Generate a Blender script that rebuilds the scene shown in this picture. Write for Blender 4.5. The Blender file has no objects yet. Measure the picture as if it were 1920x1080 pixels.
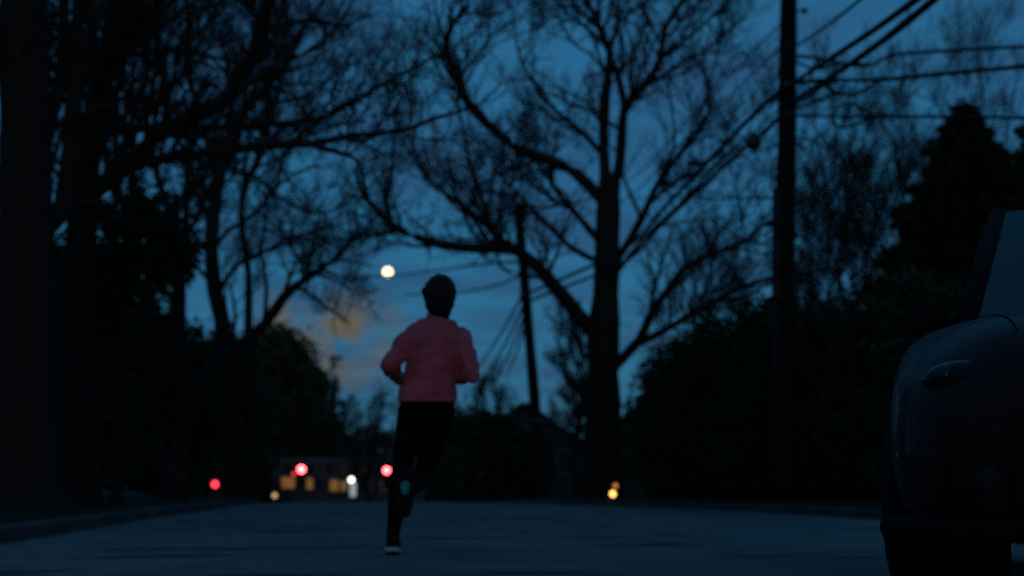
import bpy, bmesh, math, random
import numpy as np
from mathutils import Vector, Matrix

R = math.radians
scene = bpy.context.scene
col = scene.collection

# ------------------------------------------------------------------ camera
CAM_H = 0.40
PITCH = math.atan2(910 - 540, 2637)
cam_d = bpy.data.cameras.new('camera')
cam_d.sensor_width = 36.0
cam_d.lens = 36.0 * 2637 / 1920
cam_d.clip_start = 0.05
cam_d.clip_end = 6000
cam_d.dof.use_dof = True
cam_d.dof.focus_distance = 4.3
cam_d.dof.aperture_fstop = 2.25
cam = bpy.data.objects.new('camera', cam_d)
cam.location = (0, 0, CAM_H)
cam.rotation_euler = (R(90) + PITCH, 0, 0)
col.objects.link(cam)
scene.camera = cam

# ------------------------------------------------------------------ world: dusk sky, sun just set behind the camera
SUN_EL = R(3)
SUN_ROT = R(172)
SKY_STRENGTH = 0.136
world = bpy.data.worlds.new('World')
scene.world = world
world.use_nodes = True
wt = world.node_tree
wt.nodes.clear()
def wn(t, **k):
    n = wt.nodes.new(t)
    for a, b in k.items():
        setattr(n, a, b)
    return n
sky = wn('ShaderNodeTexSky', sky_type='NISHITA', sun_disc=False)
sky.sun_elevation = SUN_EL
sky.sun_rotation = SUN_ROT
sky.altitude = 50
sky.air_density = 1.0
sky.dust_density = 0.6
sky.ozone_density = 3.0
tint = wn('ShaderNodeMix', data_type='RGBA', blend_type='MULTIPLY')
tint.inputs[0].default_value = 1.0
tint.inputs[7].default_value = (0.27, 0.78, 1.0, 1)   # the camera's cold white balance
wt.links.new(sky.outputs[0], tint.inputs[6])
# thin broken cloud deck: direction projected on a flat layer
tc = wn('ShaderNodeTexCoord')
sep = wn('ShaderNodeSeparateXYZ')
wt.links.new(tc.outputs['Generated'], sep.inputs[0])
def wmath(op, a, b=None, clamp=False):
    n = wn('ShaderNodeMath', operation=op, use_clamp=clamp)
    for i, v in enumerate((a, b)):
        if v is None:
            continue
        if isinstance(v, (int, float)):
            n.inputs[i].default_value = v
        else:
            wt.links.new(v, n.inputs[i])
    return n.outputs[0]
zc = wmath('MAXIMUM', wmath('ADD', sep.outputs[2], 0.10), 0.02)
cx = wmath('DIVIDE', sep.outputs[0], zc)
cy = wmath('DIVIDE', sep.outputs[1], zc)
cmb = wn('ShaderNodeCombineXYZ')
wt.links.new(cx, cmb.inputs[0]); wt.links.new(cy, cmb.inputs[1])
noi = wn('ShaderNodeTexNoise')
noi.inputs['Scale'].default_value = 2.3
noi.inputs['Detail'].default_value = 6
noi.inputs['Roughness'].default_value = 0.55
noi.inputs['Distortion'].default_value = 0.4
wt.links.new(cmb.outputs[0], noi.inputs['Vector'])
rmp = wn('ShaderNodeValToRGB')
rmp.color_ramp.elements[0].position = 0.42
rmp.color_ramp.elements[0].color = (0, 0, 0, 1)
rmp.color_ramp.elements[1].position = 0.60
rmp.color_ramp.elements[1].color = (1, 1, 1, 1)
wt.links.new(noi.outputs[0], rmp.inputs[0])
veil = wn('ShaderNodeMix', data_type='RGBA', blend_type='MIX')
veil.inputs[0].default_value = 0.80
wt.links.new(tint.outputs[2], veil.inputs[6])
veil.inputs[7].default_value = (0.155, 0.955, 1.96, 1)
cloudmix = wn('ShaderNodeMix', data_type='RGBA', blend_type='MULTIPLY')
wt.links.new(wmath('MULTIPLY', rmp.outputs[0], 0.72), cloudmix.inputs[0])
wt.links.new(veil.outputs[2], cloudmix.inputs[6])
cloudmix.inputs[7].default_value = (0.95, 0.55, 0.62, 1)
# a low cloud still catching tan light, beyond the left hand tree
def pix_dir(px, py):
    v = Vector(((px - 960) / 2637, (540 - py) / 2637, -1))
    return (Matrix.Rotation(R(90) + PITCH, 3, 'X') @ v).normalized()
nrm = wn('ShaderNodeVectorMath', operation='NORMALIZE')
wt.links.new(tc.outputs['Generated'], nrm.inputs[0])
sub = wn('ShaderNodeVectorMath', operation='SUBTRACT')
wt.links.new(nrm.outputs[0], sub.inputs[0])
sub.inputs[1].default_value = pix_dir(606, 636)
scl = wn('ShaderNodeVectorMath', operation='MULTIPLY')
wt.links.new(sub.outputs[0], scl.inputs[0])
scl.inputs[1].default_value = (14.0, 14.0, 24.0)
ln = wn('ShaderNodeVectorMath', operation='LENGTH')
wt.links.new(scl.outputs[0], ln.inputs[0])
mask = wmath('MULTIPLY', wmath('SUBTRACT', 1.0, ln.outputs['Value'], clamp=True), 1.7, clamp=True)
n2 = wn('ShaderNodeTexNoise')
n2.inputs['Scale'].default_value = 34
n2.inputs['Detail'].default_value = 5
wt.links.new(nrm.outputs[0], n2.inputs['Vector'])
n2r = wmath('MULTIPLY', wmath('SUBTRACT', n2.outputs[0], 0.38), 4.0, clamp=True)
wmask = wmath('MULTIPLY', mask, n2r, clamp=True)
warm = wn('ShaderNodeMix', data_type='RGBA', blend_type='MIX')
wt.links.new(wmask, warm.inputs[0])
wt.links.new(cloudmix.outputs[2], warm.inputs[6])
WARM_CLOUD = (0.84, 0.76, 0.56)
warm.inputs[7].default_value = (*WARM_CLOUD, 1)
bg = wn('ShaderNodeBackground')
bg.inputs[1].default_value = SKY_STRENGTH
wt.links.new(warm.outputs[2], bg.inputs[0])
wo = wn('ShaderNodeOutputWorld')
wt.links.new(bg.outputs[0], wo.inputs[0])

# afterglow: weak, wide, warm, low behind the camera
sun_d = bpy.data.lights.new('sun', 'SUN')
sun_d.energy = 0.21
sun_d.angle = R(25)
sun_d.color = (1.0, 0.72, 0.60)
sun = bpy.data.objects.new('sun', sun_d)
sdir = Vector((math.sin(SUN_ROT) * math.cos(SUN_EL), math.cos(SUN_ROT) * math.cos(SUN_EL), math.sin(SUN_EL)))
sun.rotation_euler = sdir.to_track_quat('Z', 'Y').to_euler()
col.objects.link(sun)

scene.view_settings.view_transform = 'Standard'
scene.view_settings.look = 'None'
scene.view_settings.exposure = 0.0
scene.view_settings.gamma = 1.0
scene.view_settings.use_curve_mapping = False
scene.render.engine = 'CYCLES'
scene.cycles.use_denoising = False
scene.cycles.max_bounces = 5
scene.cycles.diffuse_bounces = 2
scene.cycles.glossy_bounces = 3
scene.cycles.transmission_bounces = 5
scene.cycles.sample_clamp_indirect = 4

# ------------------------------------------------------------------ helpers
def P(px, py, d):
    """World point at forward distance d seen in that direction of the photograph."""
    u = (px - 960) / 2637; v = (540 - py) / 2637
    dep = d / (math.cos(PITCH) - v * math.sin(PITCH))
    return np.array((u * dep, d, CAM_H + dep * (math.sin(PITCH) + v * math.cos(PITCH))))

def base_z(y):
    t = np.maximum(np.asarray(y, float) - 33.0, 0)
    ramp = np.where(t < 12, 0.05 * t * t / 24, 0.05 * (t - 6))
    return -np.minimum(ramp, 3.9)

KLY = [-60, 4, 10.6, 21, 35, 50, 75, 103]
KLX = [-3.4, -3.5, -3.87, -5.1, -6.4, -8.5, -12.3, -16.5]
KRY = [-60, 8, 18.3, 23.6, 30.4, 34, 38, 50, 75, 103]
KRX = [6.6, 5.6, 4.8, 4.2, 2.5, 1.25, 0.2, -2.0, -5.4, -9.0]
YS = np.concatenate([np.arange(-60, 0, 6), np.arange(0, 60, 1.0), np.arange(60, 104.1, 4)])
def smooth_curve(ys, xs):
    f = np.arange(-80, 120, 0.5)
    g = np.interp(f, ys, xs)
    k = np.exp(-np.linspace(-2, 2, 13) ** 2); k /= k.sum()
    return f, np.convolve(np.pad(g, 6, 'edge'), k, 'valid')
_fl = smooth_curve(KLY, KLX); _fr = smooth_curve(KRY, KRX)
def kl(y): return np.interp(y, *_fl)
def kr(y): return np.interp(y, *_fr)
def bank(off):
    """Height of the verge above the road at distance off outside the kerb."""
    return np.interp(off, [0, 0.15, 1.5, 2.6, 4.2, 7, 14, 40], [0.075, 0.08, 0.13, 0.19, 0.22, 0.32, 0.45, 0.6])
def gz(x, y):
    a, b = kl(y), kr(y)
    z = float(base_z(y))
    if y < 104:
        if x < a: z += float(bank(a - x))
        elif x > b: z += float(bank(x - b))
    return z

def set_props(o, label=None, cat=None, group=None, kind=None):
    if label: o['label'] = label
    if cat: o['category'] = cat
    if group: o['group'] = group
    if kind: o['kind'] = kind
    return o
def mesh_obj(name, verts, faces, mat=None, parent=None, smooth=False, **k):
    me = bpy.data.meshes.new(name)
    verts = np.asarray(verts, dtype=np.float32).reshape(-1, 3)
    if isinstance(faces, np.ndarray) and faces.ndim == 2:
        n, w = faces.shape
        me.vertices.add(len(verts)); me.vertices.foreach_set('co', verts.ravel())
        me.loops.add(n * w); me.loops.foreach_set('vertex_index', faces.astype(np.int32).ravel())
        me.polygons.add(n)
        me.polygons.foreach_set('loop_start', np.arange(0, n * w, w, dtype=np.int32))
        me.polygons.foreach_set('loop_total', np.full(n, w, dtype=np.int32))
        me.update(calc_edges=True)
        me.validate()
    else:
        me.from_pydata([tuple(map(float, v)) for v in verts], [], [tuple(f) for f in faces])
    if smooth:
        me.polygons.foreach_set('use_smooth', np.ones(len(me.polygons), dtype=bool))
    if mat: me.materials.append(mat)
    o = bpy.data.objects.new(name, me)
    col.objects.link(o)
    if parent is not None: o.parent = parent
    return set_props(o, **k)
def empty(name, loc, label, cat, group=None, rz=0.0):
    o = bpy.data.objects.new(name, None)
    o.location = tuple(map(float, loc)); o.rotation_euler = (0, 0, rz)
    o.empty_display_size = 0.2
    col.objects.link(o)
    return set_props(o, label, cat, group)
def bm_obj(name, bm, mat, parent=None, smooth=False, **k):
    me = bpy.data.meshes.new(name)
    bmesh.ops.recalc_face_normals(bm, faces=bm.faces[:])
    bm.to_mesh(me); bm.free()
    if smooth:
        me.polygons.foreach_set('use_smooth', np.ones(len(me.polygons), dtype=bool))
    if mat: me.materials.append(mat)
    o = bpy.data.objects.new(name, me); col.objects.link(o)
    if parent is not None: o.parent = parent
    return set_props(o, **k)
def add_box(bm, c, s, rot=None, bevel=0.0):
    b2 = bmesh.new()
    bmesh.ops.create_cube(b2, size=1.0)
    bmesh.ops.scale(b2, vec=Vector(s), verts=b2.verts)
    if bevel:
        bmesh.ops.bevel(b2, geom=b2.edges[:], offset=bevel, segments=2, affect='EDGES', profile=0.7)
    if rot is not None:
        bmesh.ops.rotate(b2, cent=(0, 0, 0), matrix=rot, verts=b2.verts)
    bmesh.ops.translate(b2, vec=Vector(c), verts=b2.verts)
    me = bpy.data.meshes.new('t'); b2.to_mesh(me); b2.free(); bm.from_mesh(me); bpy.data.meshes.remove(me)
def add_cyl(bm, a, b, r1, r2=None, seg=16, caps=True):
    a = Vector(a); b = Vector(b); r2 = r1 if r2 is None else r2
    d = b - a
    m = Matrix.Translation((a + b) / 2) @ d.to_track_quat('Z', 'Y').to_matrix().to_4x4()
    bmesh.ops.create_cone(bm, cap_ends=caps, segments=seg, radius1=r1, radius2=r2, depth=d.length, matrix=m)
def add_sphere(bm, c, r, seg=16, scale=(1, 1, 1)):
    m = Matrix.Translation(Vector(c)) @ Matrix.Diagonal((*scale, 1))
    bmesh.ops.create_uvsphere(bm, u_segments=seg, v_segments=max(6, seg // 2), radius=r, matrix=m)
def apply_mods(o):
    dg = bpy.context.evaluated_depsgraph_get()
    dg.update()
    me = bpy.data.meshes.new_from_object(o.evaluated_get(dg))
    o.modifiers.clear()
    old = o.data; o.data = me
    bpy.data.meshes.remove(old)
    me.name = o.name
    return o

# ------------------------------------------------------------------ materials
def mat(name, c1, c2=None, scale=5.0, rough=0.8, metal=0.0, bump=0.0, detail=6, coat=0.0, spec=0.5, emit=None, strength=0.0, trans=0.0, ior=1.45, stretch=None):
    m = bpy.data.materials.new(name); m.use_nodes = True
    t = m.node_tree; b = t.nodes['Principled BSDF']
    b.inputs['Base Color'].default_value = (*c1, 1)
    b.inputs['Roughness'].default_value = rough
    b.inputs['Metallic'].default_value = metal
    b.inputs['Coat Weight'].default_value = coat
    b.inputs['Coat Roughness'].default_value = 0.04
    b.inputs['Specular IOR Level'].default_value = spec
    b.inputs['Transmission Weight'].default_value = trans
    b.inputs['IOR'].default_value = ior
    if emit:
        b.inputs['Emission Color'].default_value = (*emit, 1)
        b.inputs['Emission Strength'].default_value = strength
    if c2 is not None:
        tcn = t.nodes.new('ShaderNodeTexCoord')
        mp = t.nodes.new('ShaderNodeMapping')
        if stretch: mp.inputs['Scale'].default_value = stretch
        t.links.new(tcn.outputs['Object'], mp.inputs[0])
        n = t.nodes.new('ShaderNodeTexNoise')
        n.inputs['Scale'].default_value = scale; n.inputs['Detail'].default_value = detail
        t.links.new(mp.outputs[0], n.inputs['Vector'])
        r = t.nodes.new('ShaderNodeValToRGB')
        r.color_ramp.elements[0].position = 0.35; r.color_ramp.elements[0].color = (*c1, 1)
        r.color_ramp.elements[1].position = 0.65; r.color_ramp.elements[1].color = (*c2, 1)
        t.links.new(n.outputs[0], r.inputs[0]); t.links.new(r.outputs[0], b.inputs['Base Color'])
        if bump:
            bp = t.nodes.new('ShaderNodeBump'); bp.inputs['Strength'].default_value = bump
            bp.inputs['Distance'].default_value = 0.02
            t.links.new(n.outputs[0], bp.inputs['Height']); t.links.new(bp.outputs[0], b.inputs['Normal'])
    return m
M = {}
M['bark'] = mat('bark', (0.016, 0.013, 0.011), (0.034, 0.028, 0.023), 9, 0.95, bump=0.8, stretch=(4, 4, 0.7), spec=0.1)
M['twig'] = mat('twig', (0.026, 0.020, 0.017), (0.045, 0.034, 0.028), 4, 0.95, spec=0.1)
M['holly'] = mat('holly_leaf', (0.018, 0.028, 0.012), (0.032, 0.045, 0.018), 2, 0.7, spec=0.25)
M['needle'] = mat('needle', (0.016, 0.026, 0.014), (0.028, 0.038, 0.018), 2, 0.85, spec=0.1)
M['olive'] = mat('olive_leaf', (0.05, 0.045, 0.012), (0.11, 0.085, 0.02), 1.2, 0.75, spec=0.2)  # warm light falling on leaves, put into their colour
M['pole'] = mat('pole_wood', (0.008, 0.0065, 0.0055), (0.016, 0.013, 0.011), 7, 0.9, bump=0.5, stretch=(5, 5, 0.4), spec=0.15)
M['cable'] = mat('cable_rubber', (0.012, 0.012, 0.013), None, rough=0.7, spec=0.2)
M['grey_metal'] = mat('grey_metal', (0.012, 0.012, 0.013), (0.024, 0.024, 0.025), 12, 0.8, metal=0.1, spec=0.2)
M['black_metal'] = mat('black_metal', (0.02, 0.02, 0.02), (0.03, 0.03, 0.03), 9, 0.5)
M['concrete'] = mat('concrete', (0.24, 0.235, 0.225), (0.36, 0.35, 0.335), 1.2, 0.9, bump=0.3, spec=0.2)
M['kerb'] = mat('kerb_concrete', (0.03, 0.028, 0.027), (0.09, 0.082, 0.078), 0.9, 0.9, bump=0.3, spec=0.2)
M['brick'] = mat('brick', (0.10, 0.05, 0.04), (0.15, 0.075, 0.06), 4, 0.9)
M['clapboard'] = mat('clapboard', (0.035, 0.033, 0.03), (0.055, 0.052, 0.047), 2, 0.8)
M['trim'] = mat('trim_paint', (0.10, 0.10, 0.095), (0.14, 0.135, 0.13), 3, 0.7)
M['shingle'] = mat('shingle', (0.03, 0.03, 0.032), (0.055, 0.052, 0.05), 6, 0.95)
M['dark_glass'] = mat('window_glass', (0.01, 0.012, 0.015), (0.015, 0.018, 0.02), 2, 0.08)

def asphalt():
    m = bpy.data.materials.new('asphalt'); m.use_nodes = True
    t = m.node_tree; b = t.nodes['Principled BSDF']
    g = t.nodes.new('ShaderNodeNewGeometry')
    def noise(s, d, sx=1.0, sy=1.0):
        mp = t.nodes.new('ShaderNodeMapping'); mp.inputs['Scale'].default_value = (sx, sy, 1)
        t.links.new(g.outputs['Position'], mp.inputs[0])
        n = t.nodes.new('ShaderNodeTexNoise'); n.inputs['Scale'].default_value = s; n.inputs['Detail'].default_value = d
        t.links.new(mp.outputs[0], n.inputs['Vector']); return n
    fine = noise(120, 3); mid = noise(2.2, 6); big = noise(0.55, 4, 1.0, 0.6); dark_islands = noise(0.9, 5, 0.7, 1.6)
    r = t.nodes.new('ShaderNodeValToRGB')
    r.color_ramp.elements[0].position = 0.3; r.color_ramp.elements[0].color = (0.075, 0.066, 0.064, 1)
    r.color_ramp.elements[1].position = 0.7; r.color_ramp.elements[1].color = (0.235, 0.190, 0.175, 1)
    mx = t.nodes.new('ShaderNodeMix'); mx.data_type = 'FLOAT'; mx.inputs[0].default_value = 0.45
    t.links.new(big.outputs[0], mx.inputs[2]); t.links.new(mid.outputs[0], mx.inputs[3])
    t.links.new(mx.outputs[0], r.inputs[0])
    # darker islands with a shape of their own
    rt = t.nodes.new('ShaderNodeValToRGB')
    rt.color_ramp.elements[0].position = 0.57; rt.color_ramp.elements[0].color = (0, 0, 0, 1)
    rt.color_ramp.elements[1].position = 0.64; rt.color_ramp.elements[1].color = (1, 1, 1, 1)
    t.links.new(dark_islands.outputs[0], rt.inputs[0])
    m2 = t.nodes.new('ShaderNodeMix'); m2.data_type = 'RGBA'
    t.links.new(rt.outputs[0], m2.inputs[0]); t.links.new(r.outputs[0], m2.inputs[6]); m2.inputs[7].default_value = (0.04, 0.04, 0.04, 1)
    t.links.new(m2.outputs[2], b.inputs['Base Color'])
    b.inputs['Roughness'].default_value = 0.85; b.inputs['Specular IOR Level'].default_value = 0.25
    bp = t.nodes.new('ShaderNodeBump'); bp.inputs['Strength'].default_value = 0.5; bp.inputs['Distance'].default_value = 0.004
    t.links.new(fine.outputs[0], bp.inputs['Height']); t.links.new(bp.outputs[0], b.inputs['Normal'])
    return m
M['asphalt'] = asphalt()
M['grass'] = mat('lawn', (0.016, 0.015, 0.011), (0.034, 0.030, 0.022), 1.6, 0.95, bump=0.6, spec=0.05)

# ------------------------------------------------------------------ ground, road, kerbs
def strip(xs_fn, ys):
    rows = [xs_fn(y) for y in ys]
    n = len(rows[0])
    v = [p for r in rows for p in r]
    f = []
    for i in range(len(ys) - 1):
        for j in range(n - 1):
            a = i * n + j
            f.append((a, a + 1, a + n + 1, a + n))
    return v, f
GYS = np.concatenate([[-400, -150, -80], YS, [110, 114, 125, 145, 180, 260, 500, 1200, 3500]])
OFF = [600, 250, 120, 60, 40, 25, 14, 10, 7, 5.5, 4.2, 3.4, 2.6, 2.0, 1.5, 0.8, 0.15]
def ground_row(y):
    a, b, z = float(kl(y)), float(kr(y)), float(base_z(y))
    far = y > 104
    rr = random.Random(int(y * 10) + 7)
    row = [(a - o, y, z + (float(bank(o)) if not far else -0.03) + (rr.uniform(-0.02, 0.02) if o > 0.2 and o < 30 else 0)) for o in OFF]
    row += [(a - 0.10, y, z - 0.06), (b + 0.10, y, z - 0.06)]
    row += [(b + o, y, z + (float(bank(o)) if not far else -0.03) + (rr.uniform(-0.02, 0.02) if o > 0.2 and o < 30 else 0)) for o in reversed(OFF)]
    return row
v, f = strip(ground_row, GYS)
mesh_obj('ground', v, f, M['grass'], smooth=True, kind='structure', label='dark winter lawn and verge either side of the road')
def road_row(y):
    a, b, z = float(kl(y)), float(kr(y)), float(base_z(y))
    return [(a + (b - a) * t, y, z + 0.05 * (1 - (2 * t - 1) ** 2) - 0.045) for t in np.linspace(0, 1, 13)]
v, f = strip(road_row, YS)
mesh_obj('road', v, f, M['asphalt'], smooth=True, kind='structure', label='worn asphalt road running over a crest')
v, f = strip(lambda y: [(x, y, float(base_z(y)) + 0.012) for x in (-60, -30, -10, 15, 40)], [103.5, 107, 110, 114, 118])
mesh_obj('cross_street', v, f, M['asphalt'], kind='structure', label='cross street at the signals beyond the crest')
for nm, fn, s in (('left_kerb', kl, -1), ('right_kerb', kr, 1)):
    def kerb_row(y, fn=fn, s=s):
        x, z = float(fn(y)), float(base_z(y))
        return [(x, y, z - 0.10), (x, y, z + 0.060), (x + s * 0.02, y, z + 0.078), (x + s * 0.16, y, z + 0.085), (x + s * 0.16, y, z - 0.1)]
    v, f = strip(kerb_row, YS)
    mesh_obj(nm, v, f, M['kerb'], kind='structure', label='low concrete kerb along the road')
def walk_row(y):
    x, z = float(kl(y)), float(base_z(y))
    return [(x - 3.0, y, z + 0.15), (x - 3.0, y, z + 0.232), (x - 4.5, y, z + 0.262), (x - 4.5, y, z + 0.15)]
v, f = strip(walk_row, YS[YS > -20])
mesh_obj('sidewalk', v, f, M['concrete'], kind='structure', label='pale concrete sidewalk beside the left verge')

# ------------------------------------------------------------------ tube / branch machinery
def tubes(pts, rad, sides):
    """pts (N,k,3), rad (N,k) -> verts, quad faces"""
    N, k, _ = pts.shape
    tan = np.gradient(pts, axis=1)
    tan /= np.linalg.norm(tan, axis=2, keepdims=True) + 1e-9
    ref = np.zeros_like(tan); ref[..., 0] = 1
    bad = np.abs(tan[..., 0]) > 0.8
    ref[bad] = (0, 1, 0)
    u = np.cross(tan, ref); u /= np.linalg.norm(u, axis=2, keepdims=True) + 1e-9
    w = np.cross(tan, u)
    a = np.arange(sides) * 2 * math.pi / sides
    ring = u[:, :, None, :] * np.cos(a)[None, None, :, None] + w[:, :, None, :] * np.sin(a)[None, None, :, None]
    V = (pts[:, :, None, :] + ring * rad[:, :, None, None]).reshape(-1, 3)
    i = np.arange(N)[:, None, None] * k * sides
    j = np.arange(k - 1)[None, :, None] * sides
    s = np.arange(sides)[None, None, :]
    s2 = (s + 1) % sides
    F = np.stack([i + j + s, i + j + s2, i + j + sides + s2, i + j + sides + s], -1).reshape(-1, 4)
    return V, F
def join(parts):
    V = []; F = []; o = 0
    for v, f in parts:
        V.append(v); F.append(f + o); o += len(v)
    return np.concatenate(V), np.concatenate(F)
def resample(pts, rad, step, wob, rng):
    """Smooth a traced polyline (Catmull-Rom) and roughen it a little."""
    pts = np.asarray(pts, float); rad = np.asarray(rad, float)
    p = np.vstack([2 * pts[0] - pts[1], pts, 2 * pts[-1] - pts[-2]])
    out = []; orad = []
    for i in range(len(pts) - 1):
        a, b, c, d = p[i:i + 4]
        n = max(2, int(np.linalg.norm(c - b) / step))
        for t in np.arange(n) / n:
            out.append(0.5 * ((2 * b) + (c - a) * t + (2 * a - 5 * b + 4 * c - d) * t * t + (3 * b - a - 3 * c + d) * t ** 3))
            orad.append(rad[i] * (1 - t) + rad[i + 1] * t)
    out.append(pts[-1]); orad.append(rad[-1])
    out = np.array(out); orad = np.array(orad)
    n = len(out)
    w = rng.normal(0, 1, (n, 3)) * wob
    w[0] = 0
    w = (w + np.roll(w, 1, 0) + np.roll(w, -1, 0)) / 3
    w[0] = 0
    return out + w, orad * (1 + rng.normal(0, 0.05, n))
def unit(a): return a / (np.linalg.norm(a, axis=-1, keepdims=True) + 1e-9)
def sprout(pts, rad, nchild, length, segs, angle, up, rng, tmin=0.15, rfac=0.5, wander=0.22, rmin=0.004, rmax=1.0, lentaper=0.5, flat=1.0):
    """Children for every parent polyline: pts (N,k,3) -> (N*nchild, segs+1, 3)"""
    N, k, _ = pts.shape
    t = tmin + (1 - tmin) * rng.random((N, nchild)) ** 0.9
    fi = t * (k - 1); i0 = np.minimum(fi.astype(int), k - 2); fr = (fi - i0)[..., None]
    n = np.arange(N)[:, None]
    p0 = pts[n, i0] * (1 - fr) + pts[n, i0 + 1] * fr
    r0 = rad[n, i0] * (1 - fr[..., 0]) + rad[n, i0 + 1] * fr[..., 0]
    tan = unit(pts[n, i0 + 1] - pts[n, i0])
    rnd = rng.normal(0, 1, tan.shape); rnd[..., 1] *= flat
    perp = unit(rnd - (rnd * tan).sum(-1, keepdims=True) * tan)
    an = angle * (0.65 + 0.7 * rng.random((N, nchild, 1)))
    d = unit(tan * np.cos(an) + perp * np.sin(an) + np.array((0, 0, up)))
    L = length * (0.45 + 0.85 * rng.random((N, nchild))) * (1 - lentaper * t)
    d = d.reshape(-1, 3); p = p0.reshape(-1, 3); L = L.reshape(-1)
    out = [p]
    for s in range(segs):
        d = unit(d + rng.normal(0, wander, d.shape) + np.array((0, 0, up * 0.25)))
        p = p + d * (L / segs)[:, None]
        out.append(p)
    r = np.clip(r0.reshape(-1) * rfac, rmin, rmax)
    R_ = r[:, None] * np.linspace(1, 0.45, segs + 1)[None, :]
    return np.stack(out, 1), np.maximum(R_, rmin * 0.6)

def to_local(V, loc): return V - np.asarray(loc, float)[None, :]
def finish_tree(root_name, label, group, base, trunk, limbs, twigs, bark='bark', tw='twig'):
    """trunk: (pts, rad); limbs: list of (pts, rad); twigs: list of (V,F) -> thing"""
    o = empty(root_name, base, label, 'tree', group)
    V, F = tubes(trunk[0][None], trunk[1][None], 14)
    mesh_obj('trunk', to_local(V, base), F, M[bark], o, smooth=True)
    for pts, rad in limbs:
        V, F = tubes(pts[None], rad[None], 9)
        mesh_obj('limb', to_local(V, base), F, M[bark], o, smooth=True)
    if twigs:
        V, F = join(twigs)
        mesh_obj('crown', to_local(V, base), F, M[tw], o, kind='stuff')
    return o
def open_to_moon(p, r, rad_px=30):
    """No twig grows across the moon's line of sight: the photograph shows its disc unbroken."""
    c, s_ = math.cos(PITCH), math.sin(PITCH)
    dep = p[..., 1] * c + (p[..., 2] - CAM_H) * s_
    up = -p[..., 1] * s_ + (p[..., 2] - CAM_H) * c
    px = 960 + 2637 * p[..., 0] / dep; py = 540 - 2637 * up / dep
    ok = ~((np.hypot(px - 727, py - 510) < rad_px).any(axis=1))
    return p[ok], r[ok]
def limb_twigs(limbs, rng, dens=1.6, l1=2.2, l2=1.0, l3=0.45, up=0.25, n2=6, n3=4, rtw=0.006, ang=0.85, start=0.12, flat=1.0):
    out = []
    for pts, rad in limbs:
        L = np.linalg.norm(np.diff(pts, axis=0), axis=1).sum()
        n = max(3, int(L * dens))
        p1, r1 = sprout(pts[None], rad[None], n, l1, 6, ang, up, rng, tmin=start, rfac=0.45, rmin=rtw * 1.8, rmax=0.05, lentaper=0.35, flat=flat)
        p1, r1 = open_to_moon(p1, r1)
        out.append(tubes(p1, r1, 4))
        p2, r2 = sprout(p1, r1, n2, l2, 4, 0.7, up, rng, rfac=0.6, rmin=rtw * 1.2, rmax=0.03, flat=flat)
        p2, r2 = open_to_moon(p2, r2)
        out.append(tubes(p2, r2, 3))
        p3, r3 = sprout(p2, r2, n3, l3, 3, 0.65, up, rng, rfac=0.6, rmin=rtw, rmax=0.02, flat=flat)
        p3, r3 = open_to_moon(p3, r3)
        out.append(tubes(p3, r3, 3))
    return out
def trace(seq, d0, d1, w0, w1, rng, step=0.35, wob=0.02, bow=0.0):
    """seq of image directions walked from distance d0 to d1, widths in photograph pixels."""
    n = len(seq); pts = []; rad = []
    for i, (x, y) in enumerate(seq):
        t = i / (n - 1)
        d = d0 + (d1 - d0) * t + bow * math.sin(math.pi * t)
        pts.append(P(x, y, d)); rad.append(0.5 * (w0 + (w1 - w0) * t) * d / 2637)
    return resample(pts, rad, step, wob, rng)

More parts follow.
